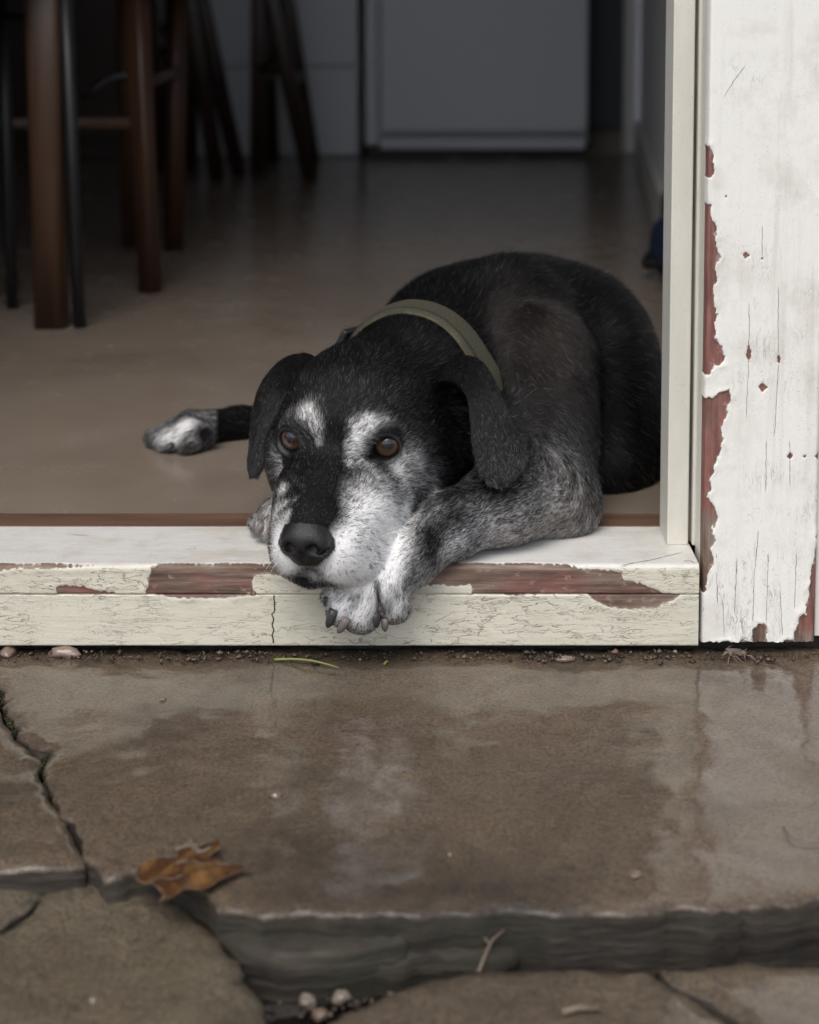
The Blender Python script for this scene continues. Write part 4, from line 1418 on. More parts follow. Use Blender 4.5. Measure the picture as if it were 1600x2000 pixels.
# wander of the coat: broad and fine
wv = np.stack([fbm(P0, 18, 2, s) for s in (1, 2, 3)], 1) * 0.9 + np.stack([fbm(P0, 90, 2, s) for s in (4, 5, 6)], 1) * 0.55
isb = np.isin(vtag[T[ti][:, 0]], ['body', 'hind', 'ear'])
FL = FL / (np.linalg.norm(FL, axis=1, keepdims=True) + 1e-9) + wv * np.where(isb, 0.22, 0.38)[:, None] + rng.normal(size=(n, 3)) * np.where(isb, 0.07, 0.13)[:, None]
FL -= NN * (FL * NN).sum(1, keepdims=True)
FL /= np.linalg.norm(FL, axis=1, keepdims=True) + 1e-9
lift = np.clip(rng.normal(0.25, 0.08, n), 0.08, 0.6)
lift = np.where(np.isin(ht, ['ear']), lift * 0.6, lift)
lift = np.where(np.isin(ht, ['body', 'hind']), lift * 0.65, lift)
lift = np.where(np.isin(ht, ['lid']), lift * 0.8, lift)
Ln = HL * rng.uniform(0.6, 1.2, n) * np.where(LE > 0.05, 0.45, 1.0)
K = 5
tt = np.linspace(0, 1, K)
pts = np.zeros((n, K, 3), np.float32)
bend = rng.normal(size=(n, 3)) * 0.10
for i, t in enumerate(tt):
    along = t * np.sqrt(1 - (lift * 0.8) ** 2)
    up = lift * (t - 0.55 * t * t)
    pts[:, i] = P0 - NN * 0.0003 + (FL * along[:, None] + NN * up[:, None] + bend * (t * t)) * Ln[:, None]
# keep hairs out of the floor and the sill
low = (pts[..., 2] < 0.0008) & (pts[..., 1] > SILL_Y)
pts[..., 2] = np.where(low, 0.0008, pts[..., 2])
fine = np.isin(ht, ['muzzle', 'lid', 'head', 'ear', 'paw', 'arm', 'fore', 'farpaw'])
rad0 = np.where(fine, 0.000105, 0.00012) * rng.uniform(0.75, 1.25, n)
prof = np.array([1.0, 1.0, 0.9, 0.65, 0.15])
RAD = (rad0[:, None] * prof[None]).astype(np.float32)
# colour of each hair: mostly white or mostly black, a few between
wmix = GR + rng.normal(0, 0.08, n) + (0.12 * fbm(P0, 60, 3, 9) + 0.30 * fbm(P0, 420, 2, 10)) * np.clip((GR - 0.05) * 8, 0, 1)
isw = rng.random(n) < np.clip(wmix * 1.18, 0, 1) ** 1.35
val = rng.uniform(0.80, 0.995, n)
wcol = np.stack([val, val * 0.992, val * 0.985], 1)
bv = rng.uniform(0.002, 0.007, n)
bv = np.where(np.isin(ht, ['ear']), bv * 1.5 + 0.005, bv)  # ears lighter: their sheen is put into the hair colour
bcol = np.stack([bv * 1.0, bv * 0.98, bv * 1.03], 1)
bcol = bcol * (1 - BR[:, None]) + BR[:, None] * np.stack([0.055 + bv, 0.034 + bv * .7, 0.024 + bv * .6], 1) * 0.5
mid = rng.random(n) < 0.22 * np.clip(GR * 2, 0, 1) * (1 - GR)
col = np.where(isw[:, None], wcol, bcol)
col = np.where(mid[:, None], wcol * 0.45, col)
stray = (rng.random(n) < np.where(np.isin(ht, ['head', 'arm', 'fore']), 0.008, 0.0001)) & (GR < 0.4) & ~np.isin(ht, ['ear', 'hind'])
col = np.where(stray[:, None], wcol * 0.8, col)
RAD[stray] *= 1.35
col = col * (1 - 0.35 * (BR * isw)[:, None] * np.array([0.1, 0.5, 0.9])[None])

fc = bpy.data.hair_curves.new('fur')
fc.add_curves([K] * n)
fc.attributes['position'].data.foreach_set('vector', pts.ravel())
ra = fc.attributes.get('radius') or fc.attributes.new('radius', 'FLOAT', 'POINT')
ra.data.foreach_set('value', RAD.ravel())
ca = fc.attributes.new('hair_color', 'FLOAT_COLOR', 'CURVE')
ca.data.foreach_set('color', np.concatenate([col, np.ones((n, 1))], 1).astype(np.float32).ravel())
hm = bpy.data.materials.new('dog_fur')
hm.use_nodes = True
hn = hm.node_tree
hn.nodes.clear()
at_ = hn.nodes.new('ShaderNodeAttribute'); at_.attribute_name = 'hair_color'
hb = hn.nodes.new('ShaderNodeBsdfHairPrincipled')
hb.model = 'CHIANG'
hb.parametrization = 'COLOR'
hb.inputs['Roughness'].default_value = 0.30
hb.inputs['IOR'].default_value = 1.36
hb.inputs['Radial Roughness'].default_value = 0.45
hb.inputs['Random Roughness'].default_value = 0.2
hn.links.new(at_.outputs['Color'], hb.inputs['Color'])
ho = hn.nodes.new('ShaderNodeOutputMaterial')
hn.links.new(hb.outputs[0], ho.inputs['Surface'])
fur = bpy.data.objects.new('fur', fc)
fc.materials.append(hm)
COL.objects.link(fur)
fur.parent = dog
fur['kind'] = 'stuff'
print('hairs', n, 't', round(time.time() - T0, 1))

# --- eyes
em = M('dog_eye', rough=0.05)
em.b.inputs['Specular IOR Level'].default_value = 0.05
em.b.inputs['Coat IOR'].default_value = 1.6
em.b.inputs['Coat Weight'].default_value = 1.0
em.b.inputs['Coat Roughness'].default_value = 0.015
rr = em.attr('iris_radius')
ang = em.attr('iris_angle')
ns = em.n('ShaderNodeTexNoise', noise_dimensions='2D')
cmb = em.n('ShaderNodeCombineXYZ')
em.l(ang, cmb.inputs[0]); em.l(rr, cmb.inputs[1])
ns.inputs['Scale'].default_value = 14
em.l(cmb.outputs[0], ns.inputs['Vector'])
ir = em.ramp(rr, [(0.0, (0.006, 0.007, 0.010)), (0.36, (0.008, 0.008, 0.011)), (0.47, (0.05, 0.023, 0.011)), (0.72, (0.125, 0.058, 0.027)), (0.93, (0.07, 0.031, 0.015)),
                  (1.0, (0.015, 0.01, 0.008))])
ir = em.mix(0.55, ir, em.mix(1.0, ir, em.ramp(ns.outputs['Fac'], [(0.3, 0.45), (0.7, 1.5)]), 'MULTIPLY'))
em.color(ir)
for s in (-1, 1):
    c = H(-0.62, s * 3.70, -0.10)
    R_ = 0.0118
    look = nrm(np.array([-0.05, -0.2, CAMZ + 0.12]) - c)
    look = nrm(look + HR @ np.array([0.35, s * (0.18 if s > 0 else 0.36), 0.0]))
    nu, nv = 40, 24
    x = nrm(np.cross(look, [0, 0, 1])); y = np.cross(x, look)
    vv, rrad, aang = [], [], []
    for j in range(nv + 1):
        ph = math.pi * j / nv
        for i in range(nu):
            a_ = 2 * math.pi * i / nu
            d_ = look * math.cos(ph) + (x * math.cos(a_) + y * math.sin(a_)) * math.sin(ph)
            cor = 1.0 + 0.07 * max(0.0, math.cos(ph * 1.6)) ** 2 * (ph < 0.98)      # cornea bulge
            vv.append(c + d_ * R_ * cor)
            rrad.append(min(ph / 0.94, 1.2)); aang.append(abs(a_ - math.pi))
    q = [(j * nu + i, (j + 1) * nu + i, (j + 1) * nu + (i + 1) % nu, j * nu + (i + 1) % nu) for j in range(nv) for i in range(nu)]
    me = np_mesh('eye', np.array(vv), quads=np.array(q))
    if len(me.vertices) == len(rrad):
        add_attr(me, 'iris_radius', rrad); add_attr(me, 'iris_angle', aang)
    link('eye', me, em.m, dog)

# --- claws
cl_dark = M('claw_dark', (0.045, 0.042, 0.046), 0.4)
cl_pale = M('claw_pale', (0.17, 0.14, 0.13), 0.45)


def claw(a, b, r, mat):
    a, b = Vector(a), Vector(b)
    sag = Vector((0, -0.0015, 0))
    m_ = a.lerp(b, 0.55) + sag
    tube('claw', [a, a.lerp(m_, 0.5) + sag * 0.5, m_, m_.lerp(b, 0.6), b], [r, r, r * 0.9, r * 0.72, r * 0.35], mat, dog, n=10)


claw(at(653, 1190, 1.301), at(640, 1224, 1.304), 0.0040, cl_dark.m)
claw(at(678, 1206, 1.300), at(661, 1235, 1.303), 0.0037, cl_pale.m)
claw(at(731, 1196, 1.302), at(735, 1224, 1.304), 0.0042, cl_dark.m)
claw(at(752, 1208, 1.306), at(752, 1232, 1.309), 0.0030, cl_pale.m)
claw(at(640, 1166, 1.313), at(635, 1182, 1.316), 0.0028, cl_dark.m)
claw(at(514, 1022, 1.389), at(500, 1042, 1.387), 0.003, cl_pale.m)
claw(at(533, 1020, 1.380), at(528, 1047, 1.377), 0.0032, cl_pale.m)
claw(at(318, 862, 1.683), at(299, 876, 1.678), 0.003, cl_dark.m)
claw(at(336, 868, 1.667), at(324, 879, 1.662), 0.003, cl_dark.m)

# --- whiskers
wm = M('whisker', (0.6, 0.6, 0.58), 0.4)
for k, (u, v, du, dv) in enumerate([(546, 1075, -40, 28), (545, 1085, -34, 40), (547, 1065, -46, 12), (545, 1095, -24, 40), (740, 1050, 60, -14), (735, 1075, 70, 4), (725, 1095, 60, 22)]):
    p, dist = skin(u, v)
    if p is None: continue
    a_ = Vector(p); b_ = at(u + du, v + dv, p[1] + 0.004); m_ = a_.lerp(b_, 0.5) + Vector((0, -0.004, 0.003))
    if b_.z < 0.004 and b_.y > SILL_Y - 0.01: b_.z = 0.004
    tube('whisker', [a_, m_, b_], [0.00022, 0.00016, 0.00005], wm.m, dog, n=5)

# --- collar: a band drawn round the neck
CC = A(806, 752, 1.492)
cax = nrm((0.45, 0.88, -0.06))
ca1 = nrm(np.cross(cax, [0, 0, 1])); ca2 = np.cross(ca1, cax)
if ca2[2] < 0: ca2 = -ca2
NSEG, NW, CW = 120, 6, 0.025


def neck_r(o, d):
    rs = np.linspace(0.02, 0.14, 121)
    P = o + rs[:, None] * d
    dd = sdf(P, cuts=False)
    i = np.where(dd > 0)[0]
    return rs[i[0]] if len(i) else 0.12


rings = np.zeros((NSEG, NW + 1))
for j in range(NW + 1):
    o = CC + cax * (j / NW - 0.5) * CW
    for i in range(0, NSEG, 2):
        th = 2 * math.pi * i / NSEG
        rings[i, j] = neck_r(o, ca1 * math.cos(th) + ca2 * math.sin(th))
    rings[1::2, j] = 0.5 * (rings[0::2, j] + np.roll(rings[0::2, j], -1))
for _ in range(6):
    rings = (np.roll(rings, 1, 0) + 2 * rings + np.roll(rings, -1, 0)) / 4
rings = rings * 0.4 + rings.mean(1, keepdims=True) * 0.6
rings = np.minimum(rings, 0.0685 + 0.15 * np.clip(rings - 0.0685, 0, 1))
rings = rings + np.linspace(-0.001, 0.005, NW + 1)[None]
NT = 0.0038
cv, cq = [], []
sect = [(j / NW, 0) for j in range(NW + 1)] + [(1 - j / NW, 1) for j in range(NW + 1)]
ns_ = len(sect)
for i in range(NSEG):
    th = 2 * math.pi * i / NSEG
    d = ca1 * math.cos(th) + ca2 * math.sin(th)
    for k, (w, outer) in enumerate(sect):
        j = int(round(w * NW))
        dome = 0.0012 * (1 - (2 * w - 1) ** 4) if outer else 0
        r = rings[i, j] + 0.0008 + (NT - (0.0016 if j in (0, NW) else 0) + dome if outer else 0)
        cv.append(CC + cax * (w - 0.5) * CW * (1.0 if outer else 0.97) + d * r)
for i in range(NSEG):
    for k in range(ns_):
        cq.append((i * ns_ + k, ((i + 1) % NSEG) * ns_ + k, ((i + 1) % NSEG) * ns_ + (k + 1) % ns_, i * ns_ + (k + 1) % ns_))
cm = M('collar_webbing', (0.10, 0.10, 0.055), 0.75)
w1 = cm.noise(900, 2, 0.5)
w2 = cm.noise(60, 6, 0.75)
cm.color(cm.mix(w2, (0.038, 0.038, 0.021), (0.078, 0.074, 0.043)))
cm.normal(cm.bump(w1, 0.9, 0.0009, cm.bump(cm.noise(140, 4, 0.6), 0.5, 0.0015)))
cme = np_mesh('collar', np.array(cv), quads=np.array(cq))
add_attr(cme, 'weave_w', [w for i in range(NSEG) for w, o_ in sect])
add_attr(cme, 'weave_u', [abs(i - NSEG / 2) / NSEG for i in range(NSEG) for w, o_ in sect])
collar = link('collar', cme, cm.m, dog)
wu = cm.math('SINE', cm.math('MULTIPLY', cm.attr('weave_u'), 2 * math.pi * 210)); ww_ = cm.math('SINE', cm.math('MULTIPLY', cm.attr('weave_w'), 2 * math.pi * 9))
wvh = cm.math('MULTIPLY', wu, ww_)
cm.normal(cm.bump(wvh, 0.9, 0.0009, cm.bump(cm.noise(140, 4, 0.6), 0.5, 0.0015)))
wear = cm.math('MULTIPLY', cm.ramp(cm.math('ABSOLUTE', cm.math('SUBTRACT', cm.attr('weave_w'), 0.5)), [(0.36, 0.0), (0.5, 1.0)]), cm.ramp(cm.noise(50, 5, 0.7), [(0.4, 0.0), (0.6, 0.7)]))
cc_ = cm.mix(cm.math('ADD', cm.math('MULTIPLY', wvh, 0.5), 0.5), cm.mix(w2, (0.026, 0.026, 0.015), (0.055, 0.052, 0.030)), cm.mix(w2, (0.050, 0.050, 0.028), (0.098, 0.092, 0.054)))
cm.color(cm.mix(wear, cc_, (0.13, 0.115, 0.075)))
collar['label'] = 'olive green webbing collar with dark stitching'
stm = M('stitching_thread', (0.02, 0.018, 0.014), 0.8)
sv, sq = [], []
for i in range(0, NSEG * 2):
    th = 2 * math.pi * (i + 0.12 + 0.1 * (i % 3 == 0)) / (NSEG * 2); th2 = 2 * math.pi * (i + 0.72) / (NSEG * 2)
    b = len(sv)
    for t_ in (th, th2):
        d = ca1 * math.cos(t_) + ca2 * math.sin(t_)
        ii = int(t_ / (2 * math.pi) * NSEG) % NSEG
        for ww in (0.13, 0.22):
            for hh in (0.0, 0.0010):
                sv.append(CC + cax * (ww - 0.5) * CW + d * (rings[ii, 1] + 0.0008 + NT + 0.0004 + hh))
    sq += [(b, b + 1, b + 5, b + 4), (b + 1, b + 3, b + 7, b + 5), (b + 3, b + 2, b + 6, b + 7), (b, b + 2, b + 3, b + 1), (b + 4, b + 5, b + 7, b + 6)]
link('stitching', np_mesh('stitching', np.array(sv), quads=np.array(sq), smooth=False), stm.m, collar)
# buckle: a black slider with a small metal ring, on the far side of the neck
bkm = M('buckle_plastic', (0.012, 0.012, 0.013), 0.35)
rgm = M('ring_metal', (0.5, 0.48, 0.43), 0.3, Metallic=1.0)
th0 = min(range(NSEG), key=lambda i: abs((lambda p: 800 + FPX * p[0] / (p[1] * CP - (p[2] - CAMZ) * SP))(CC + (ca1 * math.cos(2 * math.pi * i / NSEG) + ca2 * math.sin(2 * math.pi * i / NSEG)) * (rings[i, 3] + 0.005)) - 684) + (0 if (ca2 * math.sin(2 * math.pi * i / NSEG))[2] > 0 else 1e4))
tb = 2 * math.pi * th0 / NSEG
db = ca1 * math.cos(tb) + ca2 * math.sin(tb)
tg = -ca1 * math.sin(tb) + ca2 * math.cos(tb)
bc = CC + db * (rings[th0, 3] + 0.008)
bbm = bmesh.new()
box_bm(-0.011, 0.011, -0.014, 0.014, -0.003, 0.003, bbm)
bo = bm_obj('buckle', bbm, bkm.m, collar, bevel=0.0015)
bo.matrix_world = Matrix(((tg[0], cax[0], db[0], bc[0]), (tg[1], cax[1], db[1], bc[1]), (tg[2], cax[2], db[2], bc[2]), (0, 0, 0, 1)))
rc = CC + db * (rings[th0, 3] + 0.0125) + tg * 0.012
tube('ring', [rc + (tg * math.cos(a_) * 0.008 + cax * math.sin(a_) * 0.010) for a_ in np.linspace(0, 2 * math.pi, 17)], [0.0013] * 17, rgm.m, collar, n=6)
# ================================================================== furniture in the dim room
def wood_mat(name, a, b, c, rough=0.4):
    m = M(name, rough=rough)
    g = m.noise(40, 6, 0.65, vec=m.mapped((1, 1, 0.07)), dist=0.4)
    m.color(m.ramp(g, [(0.3, a), (0.55, b), (0.8, c)]))
    m.normal(m.bump(g, 0.12, 0.001))
    return m.m


WD_TABLE = wood_mat('oiled_table_wood', (0.024, 0.011, 0.006), (0.060, 0.029, 0.015), (0.090, 0.046, 0.024))
WD_CHAIR = wood_mat('red_brown_chair_wood', (0.028, 0.012, 0.007), (0.055, 0.024, 0.013), (0.078, 0.036, 0.020))
WD_DARK = wood_mat('dark_stool_wood', (0.014, 0.008, 0.005), (0.032, 0.017, 0.011), (0.050, 0.027, 0.017))
MT_BLACK = M('black_steel', (0.018, 0.018, 0.020), 0.4, Metallic=0.3).m


def bar(name, a, b, w0, w1, mat, parent, round_=False):
    o = tube(name, [a, Vector(a).lerp(Vector(b), 0.5), b], [w0 * (1 if round_ else 1.25), (w0 + w1) / 2 * (1 if round_ else 1.25), w1 * (1 if round_ else 1.25)], mat, None, n=12, flat=None if round_ else 0.35)
    o.parent = parent
    o.matrix_parent_inverse = Matrix.Translation(Vector(parent.location)).inverted()
    return o


# dining table
tf = on(97, 642, 0)
tbl = empty('dining_table', (tf.x - 0.5, tf.y + 0.35, 0))
tag(tbl, 'wooden dining table with square brown legs', 'table')
lx = (tf.x, tf.x - 1.0); ly = (tf.y + 0.014, tf.y + 0.72)
for x in lx:
    for y in ly:
        bar('leg', (x, y, 0.0), (x - 0.004, y, 0.70), 0.0165, 0.019, WD_TABLE, tbl)
child(box('tabletop', lx[1] - 0.06, lx[0] + 0.06, ly[0] - 0.06, ly[1] + 0.06, 0.7005, 0.735, WD_TABLE, bevel=0.004), tbl)
child(box('apron', lx[1] + 0.03, lx[0] - 0.03, ly[0] - 0.012, ly[0] + 0.012, 0.61, 0.70, WD_TABLE), tbl)
child(box('apron', lx[1] + 0.03, lx[0] - 0.03, ly[1] - 0.012, ly[1] + 0.012, 0.61, 0.70, WD_TABLE), tbl)


def chair(name, label, legs, mat, seat_z, lw, rungs, rnd, back, seat_mat=None, foot_caps=False, group=None):
    """legs: list of (foot xy, top xy)"""
    cx = sum(f[0] for f, t in legs) / len(legs); cy = sum(f[1] for f, t in legs) / len(legs)
    o = empty(name, (cx, cy, 0))
    tag(o, label, 'stool' if 'stool' in name else 'chair', group)
    for k, (f_, t_) in enumerate(legs):
        bar('leg', (f_[0], f_[1], 0.0), (t_[0], t_[1], seat_z), lw * 0.85, lw, mat, o, rnd)
    P = lambda k, z: Vector((legs[k][0][0], legs[k][0][1], 0)).lerp(Vector((legs[k][1][0], legs[k][1][1], seat_z)), z / seat_z)
    for a, b, z in rungs:
        bar('stretcher', P(a, z), P(b, z), lw * 0.55, lw * 0.55, mat, o, rnd)
    tops = [Vector((t[0], t[1], seat_z)) for f, t in legs]
    c = sum(tops, Vector()) / len(tops)
    b_ = bmesh.new()
    order = sorted(range(len(tops)), key=lambda i: math.atan2(tops[i].y - c.y, tops[i].x - c.x))
    ring = [c + (tops[i] - c) * 1.16 for i in order]
    vb = [b_.verts.new((p.x, p.y, seat_z + 0.0005)) for p in ring]; vt = [b_.verts.new((p.x, p.y, seat_z + 0.03)) for p in ring]
    b_.faces.new(vb[::-1]); b_.faces.new(vt)
    for i in range(len(ring)): b_.faces.new((vb[i], vb[(i + 1) % len(ring)], vt[(i + 1) % len(ring)], vt[i]))
    bmesh.ops.recalc_face_normals(b_, faces=b_.faces)
    child(bm_obj('seat', b_, seat_mat or mat, bevel=0.008), o)
    if back:
        a, b, hgt = back
        pa, pb = tops[a] + Vector((0, 0, 0.031)), tops[b] + Vector((0, 0, 0.031))
        for p in (pa, pb): bar('back_post', p, p + Vector((0, 0.03, hgt)), lw, lw * 0.8, mat, o, rnd)
        for z in (0.35, 0.62, 0.9):
            bar('back_rail', pa + Vector((0, 0.03 * z, hgt * z)), pb + Vector((0, 0.03 * z, hgt * z)), lw * 0.7, lw * 0.7, mat, o, rnd)
    return o


# black steel chair at the table
a, b = on(156, 640, 0), on(24, 602, 0)
chair('steel_chair', 'black steel framed chair with thin straight legs beside the table leg',
      [((a.x, a.y), (a.x - 0.012, a.y)), ((b.x, b.y), (b.x - 0.006, b.y)), ((b.x - 0.29, b.y - 0.30), (b.x - 0.28, b.y - 0.28)), ((a.x - 0.31, a.y - 0.31), (a.x - 0.29, a.y - 0.29))],
      MT_BLACK, 0.44, 0.0095, [(0, 1, 0.40), (2, 3, 0.40)], True, (2, 3, 0.36))
# brown wooden chair behind the table leg
a = on(291, 574, 0); at0 = at(262, 0, a.y)
chair('wooden_chair', 'red brown wooden chair with tapered splayed leg and side rails', [((a.x, a.y + 0.012), (at0.x, a.y + 0.02)), ((a.x - 0.40, a.y + 0.02), (at0.x - 0.36, a.y + 0.02)),
      ((a.x - 0.39, a.y + 0.42), (at0.x - 0.35, a.y + 0.40)), ((a.x - 0.02, a.y + 0.42), (at0.x + 0.01, a.y + 0.40))], WD_CHAIR, 0.43, 0.0125,
      [(0, 1, 0.245), (0, 3, 0.30), (1, 2, 0.30)], False, (2, 3, 0.42))
# bentwood brace under its seat
ch = [o for o in COL.objects if o.name == 'wooden_chair'][0]
br = tube('brace', [at(165, 190, a.y + 0.03), at(190, 170, a.y + 0.03), at(215, 152, a.y + 0.03), at(245, 148, a.y + 0.03), at(268, 160, a.y + 0.03)], [0.007] * 5, MT_BLACK, None, n=8)
child(br, ch)
# two dark bar stools further back
def leg_px(fu, fv, tu, z=0.70, dy=0.0):
    f_ = on(fu, fv, 0)
    t_ = at(tu, 0, f_.y + dy)
    k = z / max(t_.z, 0.1)
    return ((f_.x, f_.y), (f_.x + (t_.x - f_.x) * k, f_.y + dy * k))
chair('bar_stool', 'dark wooden bar stool with splayed legs beside the white cabinet', [leg_px(606, 352, 532), leg_px(504, 344, 508), leg_px(532, 316, 520), leg_px(612, 322, 560)], WD_DARK, 0.70, 0.0165,
      [(0, 1, 0.25), (1, 2, 0.22), (2, 3, 0.25), (0, 3, 0.22)], False, None, group=None)
chair('bar_stool', 'dark wooden bar stool with crossed rungs behind the brown chair', [leg_px(467, 342, 392), leg_px(372, 338, 368), leg_px(314, 330, 312), leg_px(425, 352, 372)], WD_DARK, 0.70, 0.0165,
      [(1, 2, 0.28), (1, 2, 0.335), (0, 1, 0.27), (0, 3, 0.2)], False, None)

# refrigerator
fr_m = M('white_enamel', (0.62, 0.64, 0.68), 0.38)
fr_m.normal(fr_m.bump(fr_m.noise(120, 3, 0.5), 0.05, 0.001))
FRY = 4.56
x0, x1, xm = at(712, 200, FRY).x, at(1150, 200, FRY).x, at(742, 200, FRY).x
zz = lambda v: at(800, v, FRY).z
fr = empty('refrigerator', ((x0 + x1) / 2, FRY + 0.3, 0))
tag(fr, 'white refrigerator with a slim kick plate standing on black base', 'refrigerator')
blk = M('black_plastic', (0.012, 0.012, 0.013), 0.5).m
child(box('body', x0, x1, FRY + 0.03, FRY + 0.60, zz(284), 1.65, fr_m.m, bevel=0.006), fr)
child(box('door', xm, x1 - 0.004, FRY - 0.02, FRY + 0.026, zz(258), 1.63, fr_m.m, bevel=0.008), fr)
child(box('side_trim', x0 + 0.002, xm - 0.006, FRY + 0.004, FRY + 0.028, zz(284), 1.63, fr_m.m, bevel=0.003), fr)
child(box('kick_plate', xm, x1 - 0.01, FRY - 0.024, FRY + 0.010, zz(289), zz(269), fr_m.m, bevel=0.002), fr)
child(box('base', x0 + 0.01, x1 - 0.01, FRY + 0.012, FRY + 0.58, 0.0, zz(290), blk, bevel=0.002), fr)
child(box('handle', xm + 0.03, xm + 0.05, FRY - 0.06, FRY - 0.021, 0.75, 1.15, fr_m.m, bevel=0.006), fr)

# white cabinet to its left
cb_m = M('cabinet_paint', (0.58, 0.59, 0.62), 0.45).m
cb = empty('cabinet', (-0.75, FRY + 0.3, 0))
tag(cb, 'white kitchen cabinet with a low drawer next to the refrigerator', 'cabinet')
cx1 = at(700, 200, FRY + 0.02).x
cz = at(600, 130, FRY).z
cxl = at(312, 200, FRY).x
child(box('carcass', cxl, cx1, FRY + 0.045, FRY + 0.60, 0.0, 0.86, cb_m), cb)
xe = cx1
for k in range(1):
    xa = cxl
    child(box('drawer', xa + 0.003, xe - 0.002, FRY + 0.022, FRY + 0.044, 0.004, cz - 0.002, cb_m, bevel=0.002), cb)
    child(box('cabinet_door', xa + 0.003, xe - 0.002, FRY + 0.018, FRY + 0.044, cz + 0.002, 0.855, cb_m, bevel=0.002), cb)
    xe = xa
child(box('worktop', cxl - 0.008, cx1 + 0.008, FRY, FRY + 0.60, 0.8605, 0.90, WD_TABLE, bevel=0.003), cb)

# dark sideboard further left, added to stand for the darkness there
sb = empty('added_sideboard', (-1.4, FRY + 0.2, 0))
tag(sb, 'long dark wooden sideboard added for the darkness behind the table legs', 'added_sideboard')
child(box('carcass', -2.3, cxl - 0.02, FRY - 0.05, FRY + 0.45, 0.0, 0.95, WD_DARK, bevel=0.003), sb)
child(box('top', -2.32, cxl - 0.012, FRY - 0.09, FRY + 0.46, 0.9505, 0.98, WD_DARK, bevel=0.003), sb)
for k in range(4):
    xa = cxl - 0.035 - 0.40 * (k + 1)
    d_ = child(box('dark_front', xa + 0.006, xa + 0.394, FRY - 0.072, FRY - 0.0505, 0.05, 0.93, WD_DARK, bevel=0.003), sb)

# dark panels added to stand for the dark recess by the wall
dk = M('dark_panel', (0.035, 0.036, 0.042), 0.6).m
dp = empty('dark_recess_panel', (0.53, FRY + 0.3, 0))
tag(dp, 'added dark panels filling the dark recess between the refrigerator and the right wall', 'dark panel')
child(box('dark_front', x1 + 0.012, 0.575, FRY + 0.16, FRY + 0.18, 0.06, 2.1, dk, bevel=0.002), dp)
child(box('plinth', x1 + 0.012, 0.575, FRY + 0.2, FRY + 0.6, 0.0, 0.0595, M('plinth_brown', (0.10, 0.085, 0.065), 0.6).m), dp)
child(box('carcass', x1 + 0.012, 0.575, FRY + 0.181, FRY + 0.6, 0.06, 2.1, dk), dp)

# blue bag leaning by the wall
bgm = M('blue_cloth', rough=0.6)
bgm.color(bgm.mix(bgm.noise(20, 4, 0.6), (0.004, 0.010, 0.028), (0.007, 0.020, 0.055)))
bgm.normal(bgm.bump(bgm.noise(60, 4, 0.6), 0.4, 0.003))
bc_ = on(1330, 560, 0)
bagE = empty('blue_bag', (bc_.x, bc_.y + 0.06, 0))
tag(bagE, 'small round blue bag with black trim and black handle by the right wall', 'bag')
bb = bmesh.new()
bmesh.ops.create_uvsphere(bb, u_segments=32, v_segments=20, radius=1.0)
for v_ in bb.verts:
    c = v_.co
    r_ = 1 + 0.05 * mnoise.noise(c * 2.3)
    v_.co = Vector((c.x * 0.038 * r_, c.y * 0.075 * r_, max(c.z, -0.93) * 0.052 * r_))
bo_ = bm_obj('pouch', bb, bgm.m, smooth=True)
bo_.location = (bc_.x + 0.002, bc_.y + 0.075, 0.0494)
child(bo_, bagE)
t_ = tube('trim', [(bc_.x - 0.003 + 0.040 * math.cos(a_), bc_.y + 0.066 + 0.066 * math.sin(a_) , 0.05 + 0.028 * math.cos(a_)) for a_ in np.linspace(0, 2 * math.pi, 33)], [0.006] * 33, blk, None, n=8)
child(t_, bagE)
hd_ = [at(1306, 470, bc_.y + 0.05), at(1300, 440, bc_.y + 0.05), at(1296, 410, bc_.y + 0.05), at(1297, 385, bc_.y + 0.05), at(1306, 368, bc_.y + 0.05), at(1315, 372, bc_.y + 0.06), at(1322, 420, bc_.y + 0.07), at(1318, 470, bc_.y + 0.07)]
child(tube('handle', hd_, [0.0045] * 8, blk, None, n=8), bagE)
# ================================================================== small things on the paving
# fallen leaf
lm = M('wet_leaf', rough=0.22)
ln = lm.noise(70, 6, 0.65); l2 = lm.noise(24, 5, 0.6, dist=1.0)
lc = lm.ramp(l2, [(0.3, (0.022, 0.010, 0.007)), (0.48, (0.075, 0.034, 0.013)), (0.66, (0.20, 0.105, 0.034))])
lm.color(lm.mix(lm.ramp(ln, [(0.42, 0.0), (0.66, 0.7)]), lc, (0.035, 0.016, 0.012)))
lm.b.inputs['Coat Weight'].default_value = 0.8
lm.b.inputs['Coat Roughness'].default_value = 0.12
lm.normal(lm.bump(lm.noise(120, 5, 0.6), 0.6, 0.0016))
LZ = GZ + 0.004
outl = [(374, 1630), (388, 1646), (404, 1645), (428, 1650), (431, 1666), (408, 1680), (440, 1684), (492, 1700), (455, 1712), (430, 1728), (392, 1740), (350, 1752), (310, 1770), (318, 1748), (296, 1728), (264, 1714),
        (272, 1690), (308, 1682), (350, 1676), (338, 1660), (352, 1650), (366, 1647)]
LP = resample([on(u, v, LZ).xy for u, v in outl], 0.0022)
LC = on(372, 1694, LZ).xy
LO = np.array([tuple(p) for p in LP])
gxx, gyy = np.meshgrid(np.arange(LO[:, 0].min(), LO[:, 0].max(), 0.0026), np.arange(LO[:, 1].min(), LO[:, 1].max(), 0.0026), indexing='ij')
XX = np.stack([gxx.ravel(), gyy.ravel()], 1)
XX = XX[poly_sd(XX, LO) < -0.0012]
pts_ = [Vector((float(a), float(b))) for a, b in LO] + [Vector((float(a), float(b))) for a, b in XX]
vo, _, fa, *_ = mgeo.delaunay_2d_cdt(pts_, [], [list(range(len(LO)))], 1, 1e-6)
